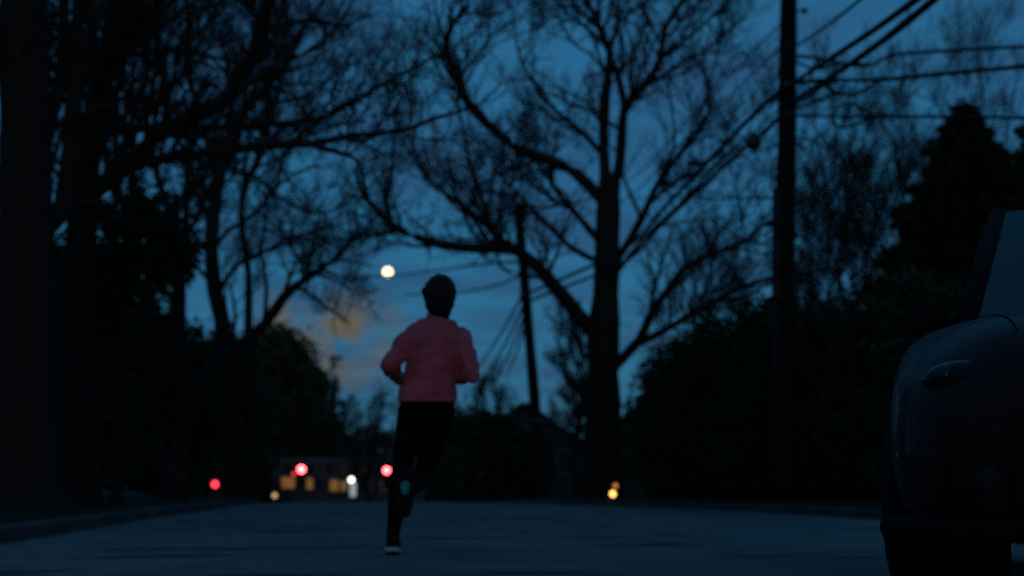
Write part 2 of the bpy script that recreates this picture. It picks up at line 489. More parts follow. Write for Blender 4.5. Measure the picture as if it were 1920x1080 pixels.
# ------------------------------------------------------------------ the big bare tree in the middle
rng = np.random.default_rng(11)
D = 34.0
trunk_px = [(1132, 952, 92), (1131, 925, 78), (1130, 800, 68), (1132, 700, 64), (1134, 600, 58), (1137, 500, 50), (1140, 400, 46), (1143, 335, 42)]
tp = [P(x, y, D) for x, y, w in trunk_px]; tr = [0.5 * w * D / 2637 for x, y, w in trunk_px]
c_trunk = resample(tp, tr, 0.5, 0.02, rng)
c_base = np.array((tp[0][0], D, gz(tp[0][0], D)))
def T(seq, dd, w0, w1, bow=0.0): return trace(seq, D, D + dd, w0, w1, rng, bow=bow)
c_limbs = [
    T([(1137, 350), (1132, 290), (1133, 240), (1140, 160), (1143, 100), (1122, 45), (1102, 0), (1085, -60)], 0.8, 24, 8),
    T([(1150, 345), (1160, 320), (1166, 260), (1172, 200), (1200, 170), (1235, 115), (1245, 55), (1280, 0), (1300, -50)], -0.8, 24, 8),
    T([(1172, 200), (1158, 140), (1143, 100), (1155, 60), (1162, 20), (1160, -40)], 0.6, 15, 7),
    T([(1128, 375), (1080, 325), (1025, 300), (975, 280), (930, 245), (880, 200), (860, 155), (838, 90), (850, 45), (880, 10)], -3.0, 26, 9),
    T([(1120, 490), (1070, 465), (1010, 405), (960, 355), (930, 320)], -2.2, 13, 5),
    T([(1122, 450), (1075, 395), (1035, 345), (1030, 310), (1045, 270)], 2.0, 15, 5),
    T([(1125, 640), (1085, 590), (1045, 545), (1000, 492), (960, 468), (900, 465), (830, 458), (780, 445), (740, 425), (705, 395), (680, 360), (665, 315)], -4.0, 32, 8),
    T([(1002, 493), (962, 462), (925, 435), (905, 380), (880, 300), (865, 220), (858, 160)], -2.0, 15, 4),
    T([(925, 435), (880, 400), (800, 330), (755, 265), (735, 215)], -3.5, 9, 3),
    T([(1050, 545), (1020, 528), (975, 515), (940, 500), (930, 450)], -1.5, 12, 4),
    T([(1150, 500), (1200, 415), (1235, 340), (1280, 280), (1315, 240), (1335, 190), (1325, 140)], -2.0, 17, 5),
    T([(1235, 340), (1252, 300), (1265, 255), (1255, 165), (1262, 110)], -1.2, 8, 3),
    T([(1150, 520), (1215, 440), (1275, 385), (1340, 310), (1385, 275), (1440, 220)], 2.5, 10, 4),
    T([(1150, 690), (1200, 635), (1218, 593), (1255, 540), (1287, 500), (1340, 478), (1400, 450), (1440, 415)], -3.0, 22, 6),
    T([(1195, 645), (1255, 615), (1320, 575), (1385, 540), (1440, 523), (1500, 510)], 1.0, 16, 6),
    T([(1130, 290), (1095, 250), (1040, 205), (1000, 155), (975, 110), (965, 60)], 2.2, 12, 4),
    T([(1075, 395), (1035, 375), (985, 320), (955, 270)], 2.8, 7, 3),
    T([(1143, 100), (1110, 60), (1060, 20), (1020, -30)], 1.5, 9, 4),
    T([(1235, 115), (1290, 70), (1350, 20), (1390, -30)], -1.0, 9, 4),
    T([(1200, 170), (1260, 130), (1330, 90), (1400, 30)], 1.5, 8, 4),
]
tw = limb_twigs(c_limbs, rng, dens=2.8, l1=2.8, l2=1.35, l3=0.65, up=0.22, n2=7, n3=5, rtw=0.0085)
finish_tree('bare_tree', 'tallest bare tree, thick straight trunk and spreading limbs right of the runner', None, c_base, c_trunk, c_limbs, tw)

# ------------------------------------------------------------------ left group of bare trees
def near_tree(seed, dbase, trunk_px, limbs_px, label, dens, l1, l2, l3, group=None, rtw=0.005, up=0.2, n2=6, n3=4):
    rg = np.random.default_rng(seed)
    x0, y0, _ = trunk_px[0]
    b = P(x0, 930, dbase); g = gz(b[0], dbase); b[2] = g
    tp = [np.array((b[0], dbase, g - 0.1))] + [P(x, y, dbase) for x, y, w in trunk_px]
    tr = [0.5 * trunk_px[0][2] * 1.35 * dbase / 2637] + [0.5 * w * dbase / 2637 for x, y, w in trunk_px]
    tk = resample(tp, tr, 0.4, 0.015, rg)
    ls = [trace(s, dbase + o0, dbase + o1, w0, w1, rg) for s, o0, o1, w0, w1 in limbs_px]
    n_ = len(tk[0]); top_ = (tk[0][int(n_ * 0.55):], tk[1][int(n_ * 0.55):])
    t = limb_twigs(ls + [top_], rg, dens=dens, l1=l1, l2=l2, l3=l3, up=up, rtw=rtw, n2=n2, n3=n3) if ls else []
    return finish_tree('bare_tree', label, group, b, tk, ls, t)
LG = 'bare trees on the left verge'
near_tree(21, 17, [(50, 880, 124), (50, 600, 112), (46, 400, 102), (46, 150, 92), (42, -60, 84)],
    [([(60, 330), (100, 200), (120, 90), (118, -40)], 0, 1.5, 34, 22),
     ([(30, 200), (5, 80), (-20, -40)], 0, -1, 22, 14),
     ([(60, 480), (95, 420), (118, 380), (135, 260), (142, 120), (150, -40)], 0, 1.0, 44, 26),
     ([(118, 90), (150, 40), (180, -40)], 0.8, 2.0, 12, 8)],
    'thickest bare trunk, at the left edge of the picture', 2.4, 1.6, 0.8, 0.4, LG)
near_tree(22, 19, [(150, 880, 74), (148, 700, 64), (150, 500, 56), (152, 400, 50), (165, 310, 46), (180, 200, 42), (200, 100, 38), (232, 0, 34), (250, -60, 30)],
    [([(160, 375), (185, 352), (240, 310), (300, 250), (380, 210), (440, 165), (480, 90), (490, 30), (515, -20)], 0, -1.5, 34, 24),
     ([(132, 268), (200, 247), (300, 240), (420, 240), (480, 235), (550, 228), (610, 218), (685, 175), (760, 135), (835, 95)], 0, 3.0, 20, 5),
     ([(240, 312), (320, 297), (425, 285), (500, 272), (575, 268), (660, 256), (750, 250), (810, 225), (880, 203)], -0.3, -2.5, 22, 6),
     ([(575, 268), (635, 283), (670, 300), (690, 370)], -1.6, -2.0, 13, 6),
     ([(192, 112), (235, 105), (310, 95), (380, 105), (450, 120)], 0, 1.5, 12, 6),
     ([(210, 80), (250, 45), (300, 0), (330, -40)], 0, -1.0, 28, 18),
     ([(380, 210), (350, 130), (355, 40), (345, -40)], -0.9, -2.0, 14, 8),
     ([(300, 250), (310, 180), (290, 110), (300, 20)], -0.4, 1.0, 10, 6),
     ([(160, 330), (190, 380), (240, 415), (300, 425)], 0, -1.0, 14, 5),
     ([(440, 165), (500, 140), (560, 60), (620, -20)], -1.2, 0, 12, 6)],
    'leaning bare tree at left whose long limbs cross towards the middle of the sky', 2.7, 1.5, 0.8, 0.4, LG, n2=8, n3=6, rtw=0.0052)
near_tree(23, 34, [(438, 880, 34), (422, 640, 34), (402, 540, 30), (396, 450, 28), (401, 390, 26), (415, 310, 24), (428, 268, 22), (452, 218, 20), (482, 178, 17), (540, 115, 12), (570, 50, 9)],
    [([(400, 420), (375, 380), (360, 320), (365, 240), (375, 150)], 0, 1.5, 12, 5),
     ([(398, 470), (430, 430), (480, 400), (530, 340), (590, 310)], 0, -1.5, 11, 4),
     ([(405, 560), (440, 500), (500, 470), (560, 440), (640, 420)], 0, -1.0, 12, 4),
     ([(452, 218), (470, 130), (530, 60), (540, -20)], 0, 1.5, 11, 5),
     ([(415, 310), (470, 330), (540, 380), (600, 400), (650, 380)], 0, 1.5, 10, 4),
     ([(402, 540), (370, 500), (345, 470), (320, 440)], 0, 1.0, 9, 4),
     ([(482, 178), (540, 190), (600, 160), (660, 100)], 0, -1, 9, 4),
     ([(540, 115), (590, 90), (640, 40), (670, -20)], 0, 1, 8, 4)],
    'slim bare tree with a bent trunk rising behind the left shrubs', 3.4, 2.2, 1.1, 0.55, LG, n2=8, n3=6, rtw=0.0052)
near_tree(24, 27, [(342, 880, 17), (341, 620, 15), (344, 480, 14), (350, 380, 13), (352, 300, 11), (362, 200, 9)],
    [([(344, 480), (320, 420), (300, 340)], 0, 1, 7, 3), ([(350, 380), (375, 320), (385, 250)], 0, -1, 7, 3)],
    'thin straight bare tree just left of the bent slim one', 2.0, 1.2, 0.7, 0.35, LG)
near_tree(25, 30, [(326, 880, 32), (344, 795, 28), (376, 715, 26), (430, 660, 24), (494, 612, 22), (531, 559, 20), (575, 521, 16), (625, 488, 12), (665, 440, 8)],
    [([(531, 559), (560, 540), (610, 575), (655, 605)], 0, -1.5, 9, 4),
     ([(575, 521), (590, 450), (600, 390)], 0, 1.5, 9, 4),
     ([(494, 612), (500, 540), (490, 470), (500, 410)], 0, 1.5, 10, 4),
     ([(625, 488), (660, 490), (700, 500)], 0, -1, 7, 3),
     ([(590, 512), (640, 530), (690, 560)], 0, 1.0, 7, 3),
     ([(430, 660), (440, 590), (430, 530)], 0, -1.0, 9, 4)],
    'bare tree leaning far over the road towards the moon', 3.0, 1.8, 0.9, 0.45, LG, n2=9, n3=7, rtw=0.005)

# ------------------------------------------------------------------ generic bare trees
def generic_tree(base, h, r, seed, label, group, spread=0.55, lean=(0, 0), n1=14, n2=9, n3=7, n4=5, rtw=0.008, crown_from=0.3, up=0.4):
    rg = np.random.default_rng(seed)
    pts = [np.array(base) + np.array((lean[0] * t + rg.normal(0, 0.015 * h) * (t > 0), lean[1] * t, h * 0.85 * t - 0.1)) for t in np.linspace(0, 1, 7)]
    tk = resample(pts, [r * (1.25 - 1.05 * t) if t > 0 else r * 1.4 for t in np.linspace(0, 1, 7)], 0.5, 0.02, rg)
    p1, r1 = sprout(tk[0][None], tk[1][None], n1, h * 0.55, 8, spread * 1.25, up, rg, tmin=crown_from, rfac=0.6, rmax=r * 0.55, wander=0.13)
    limbs = [(p1[i], r1[i]) for i in range(len(p1))]
    p2, r2 = sprout(p1, r1, n2, h * 0.2, 6, 0.6, up * 0.8, rg, rfac=0.6, rmin=rtw * 1.6, rmax=0.06)
    p2, r2 = open_to_moon(p2, r2)
    p3, r3 = sprout(p2, r2, n3, h * 0.09, 4, 0.6, up * 0.7, rg, rfac=0.6, rmin=rtw * 1.2, rmax=0.03)
    p3, r3 = open_to_moon(p3, r3)
    out = [tubes(p2, r2, 4), tubes(p3, r3, 3)]
    if n4:
        p4, r4 = sprout(p3, r3, n4, h * 0.045, 3, 0.6, up * 0.7, rg, rfac=0.7, rmin=rtw, rmax=0.02)
        p4, r4 = open_to_moon(p4, r4)
        out.append(tubes(p4, r4, 3))
    return finish_tree('bare_tree', label, group, np.array(base), tk, limbs, out)
def at(px, d, off=0.0):
    x = P(px, 910, d)[0]
    return (x, d, gz(x, d) + off)
RG = 'bare trees behind the right hand shrubs'
generic_tree(at(1340, 44), 8.4, 0.09, 31, 'low bare tree filling the gap between the big trunk and the near pole', RG, spread=0.65, n1=12, n2=8, n3=6, n4=4, rtw=0.006)
generic_tree(at(1250, 50), 7.6, 0.09, 32, 'low bare tree half hidden behind the tallest tree\'s right limbs', RG, spread=0.65, n1=11, n2=8, n3=6, n4=4, rtw=0.006)
generic_tree(at(1600, 36), 10.3, 0.075, 33, 'broom shaped bare tree between the near pole and the conifer', RG, spread=0.62, n1=26, n2=9, n3=7, n4=5, rtw=0.006, crown_from=0.1, up=0.32)
generic_tree(at(1690, 41), 10.8, 0.07, 36, 'bare tree with upright twigs just left of the conifer', RG, spread=0.6, n1=18, n2=9, n3=7, n4=5, rtw=0.006, crown_from=0.2, up=0.35)
generic_tree(at(1520, 46), 9.5, 0.07, 34, 'bare tree directly behind the near utility pole', RG, spread=0.65, n1=18, n2=9, n3=7, n4=5, rtw=0.006, crown_from=0.15, up=0.5)
generic_tree(at(1850, 55), 17.5, 0.16, 35, 'tall bare tree behind the top of the conifer', RG, spread=0.5, n1=14, n2=8, n3=6, n4=4, rtw=0.008, crown_from=0.3, up=0.55)
generic_tree(at(1085, 62), 9.0, 0.16, 37, 'bare tree between the leaning pole and the big trunk', RG, spread=0.55, n1=12, n4=4, rtw=0.011)
BG = 'tall bare trees standing behind the left verge'
for px, d, h, sd, lb in ((120, 34, 15.5, 41, 'tall bare tree seen between the two thick left trunks'), (20, 30, 14.0, 44, 'tall bare tree behind the thickest left trunk'), (215, 36, 15.0, 46, 'tall bare tree behind the fork of the leaning left tree'), (300, 38, 16.5, 42, 'tall bare tree behind the crossing limbs at left'), (470, 44, 17.0, 43, 'tall bare tree behind the bent slim trunk')):
    generic_tree(at(px, d), h, 0.17, sd, lb, BG, spread=0.6, n1=14, n2=8, n3=6, n4=4, rtw=0.0075, crown_from=0.3, up=0.35)
FG = 'far bare trees beyond the crest'
far_spots = [(690, 120, 11.5, 'far bare tree just left of the runner\'s hip'), (900, 105, 10.5, 'far bare tree right of the runner\'s waist'),
             (945, 130, 12.5, 'far bare tree left of the leaning pole\'s foot'), (760, 150, 13.5, 'far bare tree hidden behind the runner\'s legs'),
             (640, 160, 14.5, 'far bare tree above the shop roof at its left'), (840, 160, 12.5, 'far bare tree right of the runner\'s thighs'),
             (1040, 115, 11.0, 'far bare tree above the pale house roof')]
for i, (px, d, h, lb) in enumerate(far_spots):
    generic_tree(at(px, d), h, 0.22, 50 + i, lb, FG, spread=0.6, n1=12, n2=8, n3=6, n4=3, rtw=0.02, crown_from=0.2)

# ------------------------------------------------------------------ evergreens and shrubs
def leaf_cloud(blobs, n, size, rg, clump=0.28, shell=0.55, aspect=1.6, droop=0.0, nclump=None):
    """Leaf quads in clumps through ellipsoids. blobs: (cx,cy,cz,rx,ry,rz)"""
    blobs = np.asarray(blobs, float)
    vol = blobs[:, 3] * blobs[:, 4] * blobs[:, 5]
    vol = vol ** 0.7
    nclump = nclump or max(30, n // 26)
    bi = rg.choice(len(blobs), nclump, p=vol / vol.sum())
    d = unit(rg.normal(0, 1, (nclump, 3)))
    rr = shell + (1 - shell) * rg.random((nclump, 1)) ** 0.6
    rr *= 1 + rg.normal(0, 0.13, (nclump, 1))
    c = blobs[bi, :3] + d * rr * blobs[bi, 3:]
    ci = rg.integers(0, nclump, n)
    cs = clump * (0.5 + rg.random(nclump))
    p = c[ci] + rg.normal(0, 1, (n, 3)) * cs[ci][:, None] * 0.55
    a = unit(rg.normal(0, 1, (n, 3)) + d[ci] * 0.8 + np.array((0, 0, -droop)))
    b = unit(np.cross(a, rg.normal(0, 1, (n, 3))))
    s = size * (0.6 + 0.8 * rg.random((n, 1)))
    la, lb = a * s * aspect * 0.5, b * s * 0.5
    V = np.stack([p - la, p + lb * 0.9, p + la, p - lb * 0.9], 1).reshape(-1, 3)
    F = np.arange(n * 4).reshape(-1, 4)
    return V, F
def shrub(name, label, cat, base, blobs, n, size, seed, m='holly', group=None, clump=0.28, trunk_r=0.08, trunk_h=None, second=None, **k):
    """blobs relative to base"""
    rg = np.random.default_rng(seed)
    o = empty(name, base, label, cat, group)
    blobs = np.asarray(blobs, float)
    top = blobs[:, 2].max() if trunk_h is None else trunk_h
    tp = np.array([(0, 0, -0.1), (0.03, 0.02, top * 0.35), (-0.02, 0.03, top * 0.7), (0.02, 0, top)])
    tk = resample(tp, [trunk_r * 1.3, trunk_r, trunk_r * 0.8, trunk_r * 0.4], 0.3, 0.01, rg)
    parts = [tubes(tk[0][None], tk[1][None], 8)]
    p1, r1 = sprout(tk[0][None], tk[1][None], 40, blobs[:, 3].max() * 1.25, 6, 0.9, 0.5, rg, tmin=0.3, rfac=0.4, rmin=0.007)
    parts.append(tubes(p1, r1, 5))
    V, F = join(parts)
    mesh_obj('trunk', V, F, M['bark'], o, smooth=True)
    V, F = leaf_cloud(blobs, n, size, rg, clump=clump, **k)
    mesh_obj('crown', V, F, M[m], o, kind='stuff')
    if second:
        m2, n2, bl2 = second
        V, F = leaf_cloud(bl2, n2, size, rg, clump=clump * 0.7, **k)
        mesh_obj('sparse_foliage', V, F, M[m2], o, kind='stuff')  # clumps where warm light is painted in as leaf colour
    return o
def rel(px, py, d, base, rx, ry, rz):
    p = P(px, py, d) - np.asarray(base)
    return (*p, rx, ry, rz)
def px2m(p, d): return p * d / 2637

SG = 'evergreen shrubs under the left trees'
b = at(60, 36)
shrub('evergreen_shrub', 'huge dark evergreen shrub filling the bottom left corner below the trunks', 'shrub', b,
      [rel(-10, 660, 36, b, 2.5, 2.0, 2.9), rel(110, 680, 36, b, 2.0, 2.0, 2.1), rel(60, 810, 35.6, b, 2.9, 2.0, 1.7), rel(30, 530, 36, b, 1.5, 1.4, 1.2), rel(130, 570, 36, b, 1.2, 1.2, 1.2), rel(-120, 760, 36, b, 2.4, 2.0, 2.6)],
      44000, 0.125, 61, group=SG, clump=0.42)
b = at(250, 47)
shrub('evergreen_shrub', 'dark evergreen shrub beneath the leaning left tree', 'shrub', b,
      [rel(230, 660, 47, b, 1.9, 2.0, 2.2), rel(190, 780, 47, b, 2.6, 2.0, 2.3), rel(310, 800, 47, b, 1.7, 2.0, 2.0), rel(320, 690, 47, b, 1.3, 1.4, 1.4)],
      30000, 0.15, 62, group=SG, clump=0.5)
b = at(215, 22.5)
shrub('evergreen_tree', 'loose evergreen with drooping sprays level with the left forks', 'tree', b,
      [rel(200, 440, 22.5, b, 0.65, 0.7, 0.42), rel(270, 410, 22.2, b, 0.55, 0.6, 0.40), rel(255, 500, 22.3, b, 0.85, 0.7, 0.36), rel(325, 470, 22.6, b, 0.45, 0.6, 0.40), rel(180, 560, 22.4, b, 0.7, 0.7, 0.5)],
      6000, 0.085, 63, m='needle', clump=0.22, droop=1.2, trunk_r=0.09)
b = at(300, 56)
shrub('evergreen_shrub', 'dark shrub at the foot of the thin straight tree', 'shrub', b,
      [rel(285, 810, 56, b, 1.3, 1.6, 2.3), rel(330, 770, 56, b, 1.1, 1.6, 1.4), rel(300, 700, 56, b, 1.0, 1.4, 1.2)],
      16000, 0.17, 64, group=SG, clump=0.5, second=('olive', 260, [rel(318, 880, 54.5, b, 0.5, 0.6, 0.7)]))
b = at(505, 138)
def rr_(px, py, a, c): return rel(px, py, 138, b, a, a, c)
shrub('evergreen_tree', 'great rounded dark evergreen above the left red signal', 'tree', b,
      [rr_(525, 760, 5.6, 5.6), rr_(470, 840, 6.0, 3.8), rr_(580, 830, 3.3, 3.8), rr_(510, 685, 3.6, 3.0), rr_(430, 790, 5.0, 4.4), rr_(400, 850, 4.5, 3.2), rr_(500, 900, 7, 3.0)],
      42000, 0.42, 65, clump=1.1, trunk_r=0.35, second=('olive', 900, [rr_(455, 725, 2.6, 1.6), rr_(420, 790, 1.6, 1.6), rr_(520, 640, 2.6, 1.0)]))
b = at(385, 60)
shrub('evergreen_tree', 'dark evergreen behind the leaning bare tree, left of the lone red signal', 'tree', b,
      [rel(350, 740, 60, b, 1.5, 1.5, 2.0), rel(330, 840, 60, b, 1.3, 1.5, 1.8), rel(410, 720, 60, b, 1.6, 1.5, 1.9), rel(390, 680, 60, b, 0.9, 1.1, 0.9), rel(450, 790, 60, b, 1.2, 1.2, 1.3)],
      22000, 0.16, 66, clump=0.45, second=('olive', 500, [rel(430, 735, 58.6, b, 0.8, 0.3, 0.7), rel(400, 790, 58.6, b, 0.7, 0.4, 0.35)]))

HG = 'hedge of evergreen shrubs on the right verge'
hedge = [(1268, 33, 3.1, 0.95, 'shrub right beside the thick trunk'), (1305, 31.5, 3.6, 1.25, 'shrub next right from the trunk side one'), (1385, 30, 3.9, 1.25, 'shrub left of the near pole'),
         (1475, 28.5, 3.95, 1.3, 'shrub behind the near pole'), (1565, 27, 3.8, 1.3, 'shrub right of the near pole'), (1655, 25.5, 3.7, 1.3, 'shrub between the near pole and the car'), (1760, 24, 3.8, 1.35, 'shrub behind the car')]
for i, (px, d, h, w, lb) in enumerate(hedge):
    b = at(px, d)
    rr = random.Random(i)
    bl = [(rr.uniform(-.2, .2), 0, h * 0.28, w * 1.0, w, h * 0.30), (rr.uniform(-.3, .3), 0, h * 0.55, w * 0.85, w * 0.9, h * 0.28), (rr.uniform(-.5, .1), 0.1, h * 0.78, w * 0.5, w * 0.6, h * 0.2), (rr.uniform(0, .6), 0, h * 0.72, w * 0.45, w * 0.5, h * 0.2)]
    shrub('hedge_shrub', 'dark evergreen hedge ' + lb, 'shrub', b, bl, 20000, 0.085, 70 + i, group=HG)

# conifer at the right
def conifer(px, d, h, rbase, seed, label, n=26000):
    rg = np.random.default_rng(seed); NBR = 420
    b = at(px, d)
    o = empty('conifer_tree', b, label, 'tree')
    tk = resample([(0, 0, -0.1), (0.02, 0, h * 0.5), (0, 0, h * 0.98)], [0.22, 0.13, 0.02], 0.4, 0.01, rg)
    t = np.sort(rg.random(NBR)) ** 0.85
    dirs = rg.random(NBR) * 2 * math.pi
    L = rbase * (1.03 - t) * (0.40 + 0.75 * rg.random(NBR)) + 0.12
    pts = []
    for ti, a, l in zip(t, dirs, L):
        s = np.array((0, 0, h * (0.06 + 0.92 * ti)))
        dr = np.array((math.cos(a), math.sin(a), 0.12))
        pts.append(np.stack([s + dr * l * u + np.array((0, 0, -0.16 * l * u * u + 0.10 * l * u ** 4)) for u in np.linspace(0, 1, 6)]))
    pts = np.array(pts); rad = np.linspace(0.03, 0.008, 6)[None].repeat(NBR, 0)
    V, F = join([tubes(tk[0][None], tk[1][None], 8), tubes(pts, rad, 4)])
    mesh_obj('trunk', V, F, M['bark'], o, smooth=True)
    bi = rg.choice(NBR, n, p=L / L.sum())
    u = rg.random(n) ** 0.6
    k = u * 5; i0 = np.minimum(k.astype(int), 4); fr = (k - i0)[:, None]
    p = pts[bi, i0] * (1 - fr) + pts[bi, i0 + 1] * fr
    p += rg.normal(0, 1, (n, 3)) * (0.34 * (1.1 - u) * np.clip(L[bi], 0.25, 1.0))[:, None] * np.array((1, 1, 1.15))
    a = unit(unit(pts[bi, 5] - pts[bi, 0]) + rg.normal(0, 0.5, (n, 3)) + np.array((0, 0, -0.3)))
    bb = unit(np.cross(a, rg.normal(0, 1, (n, 3))))
    s = 0.17 * (0.6 + 0.8 * rg.random((n, 1)))
    V = np.stack([p - a * s * 0.8, p + bb * s * 0.22, p + a * s, p - bb * s * 0.22], 1).reshape(-1, 3)
    mesh_obj('crown', V, np.arange(n * 4).reshape(-1, 4), M['needle'], o, kind='stuff')
conifer(1838, 30, 8.4, 4.0, 81, 'dense dark conifer rising behind the car at the right', n=120000)
conifer(1955, 33, 8.3, 2.4, 82, 'second conifer at the right border, mostly out of the picture', n=26000)

# far dark tree masses: each its own tree
EG = 'far evergreens beyond the crest'
for i, (px, d, h, w, lb) in enumerate([(630, 150, 11.0, 4.2, 'far evergreen left of the shop building'), (880, 95, 7.9, 2.9, 'far evergreen just right of the runner\'s knees'),
                                    (810, 140, 10.2, 4.2, 'far evergreen behind the runner\'s thighs'), (938, 66, 4.9, 1.9, 'evergreen standing in front of the gabled house at its left'), (455, 110, 8.5, 3.2, 'far evergreen behind the single left signal'),
                                    (350, 112, 9.0, 3.6, 'far evergreen behind the leaning bare tree'), (1150, 80, 6.0, 2.4, 'far evergreen behind the thick trunk'), (1230, 66, 5.5, 2.2, 'far evergreen behind the pale garage'), (700, 175, 12.0, 6.0, 'far evergreen above the shop building')]):
    b = at(px, d)
    bl = [(0, 0, h * 0.3, w, w, h * 0.32), (0.3, 0, h * 0.6, w * 0.75, w * 0.8, h * 0.28), (-0.3, 0, h * 0.8, w * 0.4, w * 0.5, h * 0.2)]
    shrub('evergreen_tree', lb, 'tree', b, bl, 9000, 0.26, 90 + i, group=EG, clump=0.55)

# ------------------------------------------------------------------ moon
M['moon'] = mat('moon_surface', (0.02, 0.02, 0.02), None, emit=(1.0, 0.74, 0.38), strength=4.2)
bm = bmesh.new(); add_sphere(bm, (0, 0, 0), 10.5, 32)
mo = bm_obj('moon', bm, M['moon'], None, True)
mo.location = tuple(P(727, 510, 3200)); set_props(mo, 'bright full moon low in the dusk sky', 'moon')

# ------------------------------------------------------------------ utility poles and cables
rng = np.random.default_rng(5)
NB = P(1466, 940, 25); NB[2] = gz(NB[0], 25)
NT = P(1481, -120, 25)
pole = empty('utility_pole', NB, 'thick near wooden utility pole with a riser pipe, right of the big tree', 'pole')
def pole_pt(h):  # point on the near pole at image height y
    t = (h - NB[2]) / (NT[2] - NB[2])
    return NB + (NT - NB) * t
def lp(p, b=NB): return Vector(tuple(np.asarray(p) - b))
pts, rad = resample([NB - (0, 0, 0.2), NB + (NT - NB) * 0.5, NT], [0.20, 0.175, 0.15], 0.6, 0.004, rng)
V, F = tubes(pts[None], rad[None], 18); mesh_obj('shaft', to_local(V, NB), F, M['pole'], pole, smooth=True)
bm = bmesh.new()
r0, r1 = P(1452, 930, 24.86), P(1456, 352, 24.86)
r0[2] = NB[2]
add_cyl(bm, lp(r0), lp(r1), 0.075, 0.075, 12)
bm_obj('riser_pipe', bm, M['grey_metal'], pole, True)
for yy in (420, 560, 700):
    bm = bmesh.new(); c = P(1459 + (700 - yy) * 0.006, yy, 24.9)
    add_box(bm, lp(c), (0.42, 0.40, 0.05), bevel=0.01); bm_obj('strap', bm, M['grey_metal'], pole)
for yy in (160, 215):
    bm = bmesh.new(); c = P(1478, yy, 24.8)
    add_box(bm, lp(c), (0.14, 0.2, 0.12), bevel=0.015)
    add_cyl(bm, lp(c) + Vector((0, -0.05, 0)), lp(c) + Vector((0.12, -0.08, 0)), 0.03, seg=8)
    bm_obj('cable_clamp', bm, M['black_metal'], pole)
bm = bmesh.new(); c = P(1508, 20, 24.8)
add_cyl(bm, lp(c), lp(c) - Vector((0.2, 0, 0)), 0.02, seg=8); add_sphere(bm, lp(c), 0.06, 10)
bm_obj('insulator', bm, M['black_metal'], pole)

PB = P(1019, 930, 42); PB[2] = gz(PB[0], 42)
PT = P(971, 384, 42)
pole2 = empty('utility_pole', PB, 'slender leaning utility pole standing left of the big tree trunk', 'pole')
pts, rad = resample([PB - (0, 0, 0.2), PB + (PT - PB) * 0.5, PT], [0.19, 0.165, 0.14], 0.6, 0.004, rng)
V, F = tubes(pts[None], rad[None], 14); mesh_obj('shaft', to_local(V, PB), F, M['pole'], pole2, smooth=True)
bm = bmesh.new()
c = P(977, 402, 41.8); add_cyl(bm, lp(c, PB) - Vector((0, 0, 0.22)), lp(c, PB) + Vector((0, 0, 0.22)), 0.15, seg=12)
bm_obj('transformer', bm, M['grey_metal'], pole2, True)
for x, y in ((985, 553), (1007, 790)):
    bm = bmesh.new(); c = P(x, y, 41.8); add_box(bm, lp(c, PB), (0.34, 0.30, 0.14), bevel=0.02); bm_obj('cable_clamp', bm, M['black_metal'], pole2)

def cable(name, ctrl, r, label, group='overhead cables', cat='cable', extra=None):
    """ctrl: (px, py, d) supports; smooth curve through them"""
    pts = [P(*c) for c in ctrl]
    p, rr = resample(pts, [r * 1.25] * len(pts), 0.6, 0.0, rng)
    base = p[0].copy()
    V, F = tubes(p[None], rr[None], 8)
    return mesh_obj_at(name, V, F, base, M['cable'], label, cat, group)
def mesh_obj_at(name, V, F, base, m, label, cat, group=None):
    o = mesh_obj(name, to_local(V, base), F, m, smooth=True)
    o.location = tuple(map(float, base))
    return set_props(o, label, cat, group)
CG = 'overhead cables'
cable('cable', [(1478, 162, 24.8), (1560, 108, 19), (1640, 55, 16), (1722, -4, 13.5), (1860, -110, 11)], 0.031, 'upper of the two thick cables running from the near pole to the top edge')
cable('cable', [(1478, 196, 24.8), (1560, 143, 19), (1650, 80, 16), (1748, 2, 13.5), (1900, -125, 11)], 0.033, 'lower of the two thick cables running from the near pole to the top edge')
cable('cable', [(1480, 95, 24.8), (1545, 52, 20), (1612, 0, 17), (1720, -95, 13)], 0.016, 'thin wire above the thick cables, from the near pole to the top edge')
cable('cable', [(1480, 104, 24.8), (1545, 110, 24), (1600, 124, 23.6), (1640, 120, 23.4), (1672, 103, 23.2), (1750, 97, 22), (1925, 87, 20), (2100, 82, 18)], 0.022, 'topmost wire leading from the near pole to the right edge')
cable('cable', [(1478, 158, 24.8), (1540, 150, 24), (1590, 150, 23.8), (1645, 150, 23.4), (1720, 143, 22.5), (1925, 124, 20), (2100, 108, 18)], 0.030, 'thick middle cable leading from the near pole to the right edge')
cable('cable', [(1540, 152, 24), (1565, 172, 23.8), (1600, 177, 23.6), (1628, 165, 23.5), (1650, 149, 23.4)], 0.024, 'drip loop hanging under the thick middle cable beside the near pole')
cable('cable', [(1478, 216, 24.8), (1560, 219, 24.2), (1640, 218, 23.4), (1780, 219, 22), (1925, 221, 20), (2100, 224, 18)], 0.022, 'lowest level wire leading from the near pole to the right edge')
cable('cable', [(1562, 219, 24.2), (1572, 200, 24.1), (1592, 194, 24), (1615, 202, 23.8), (1642, 217, 23.4)], 0.018, 'upper half of the spare wire loop right of the near pole')
cable('cable', [(1562, 219, 24.2), (1566, 234, 24.1), (1582, 240, 24), (1612, 230, 23.8), (1642, 219, 23.4)], 0.018, 'lower half of the spare wire loop right of the near pole')
cable('cable', [(1580, 238, 24), (1588, 216, 24), (1596, 194, 24)], 0.016, 'short tie holding the spare wire loop open')
cable('cable', [(1480, 108, 24.7), (1520, 128, 24.2), (1560, 124, 23.9), (1590, 118, 23.7), (1640, 122, 23.4)], 0.018, 'slack tail of wire looping under the topmost right hand wire')
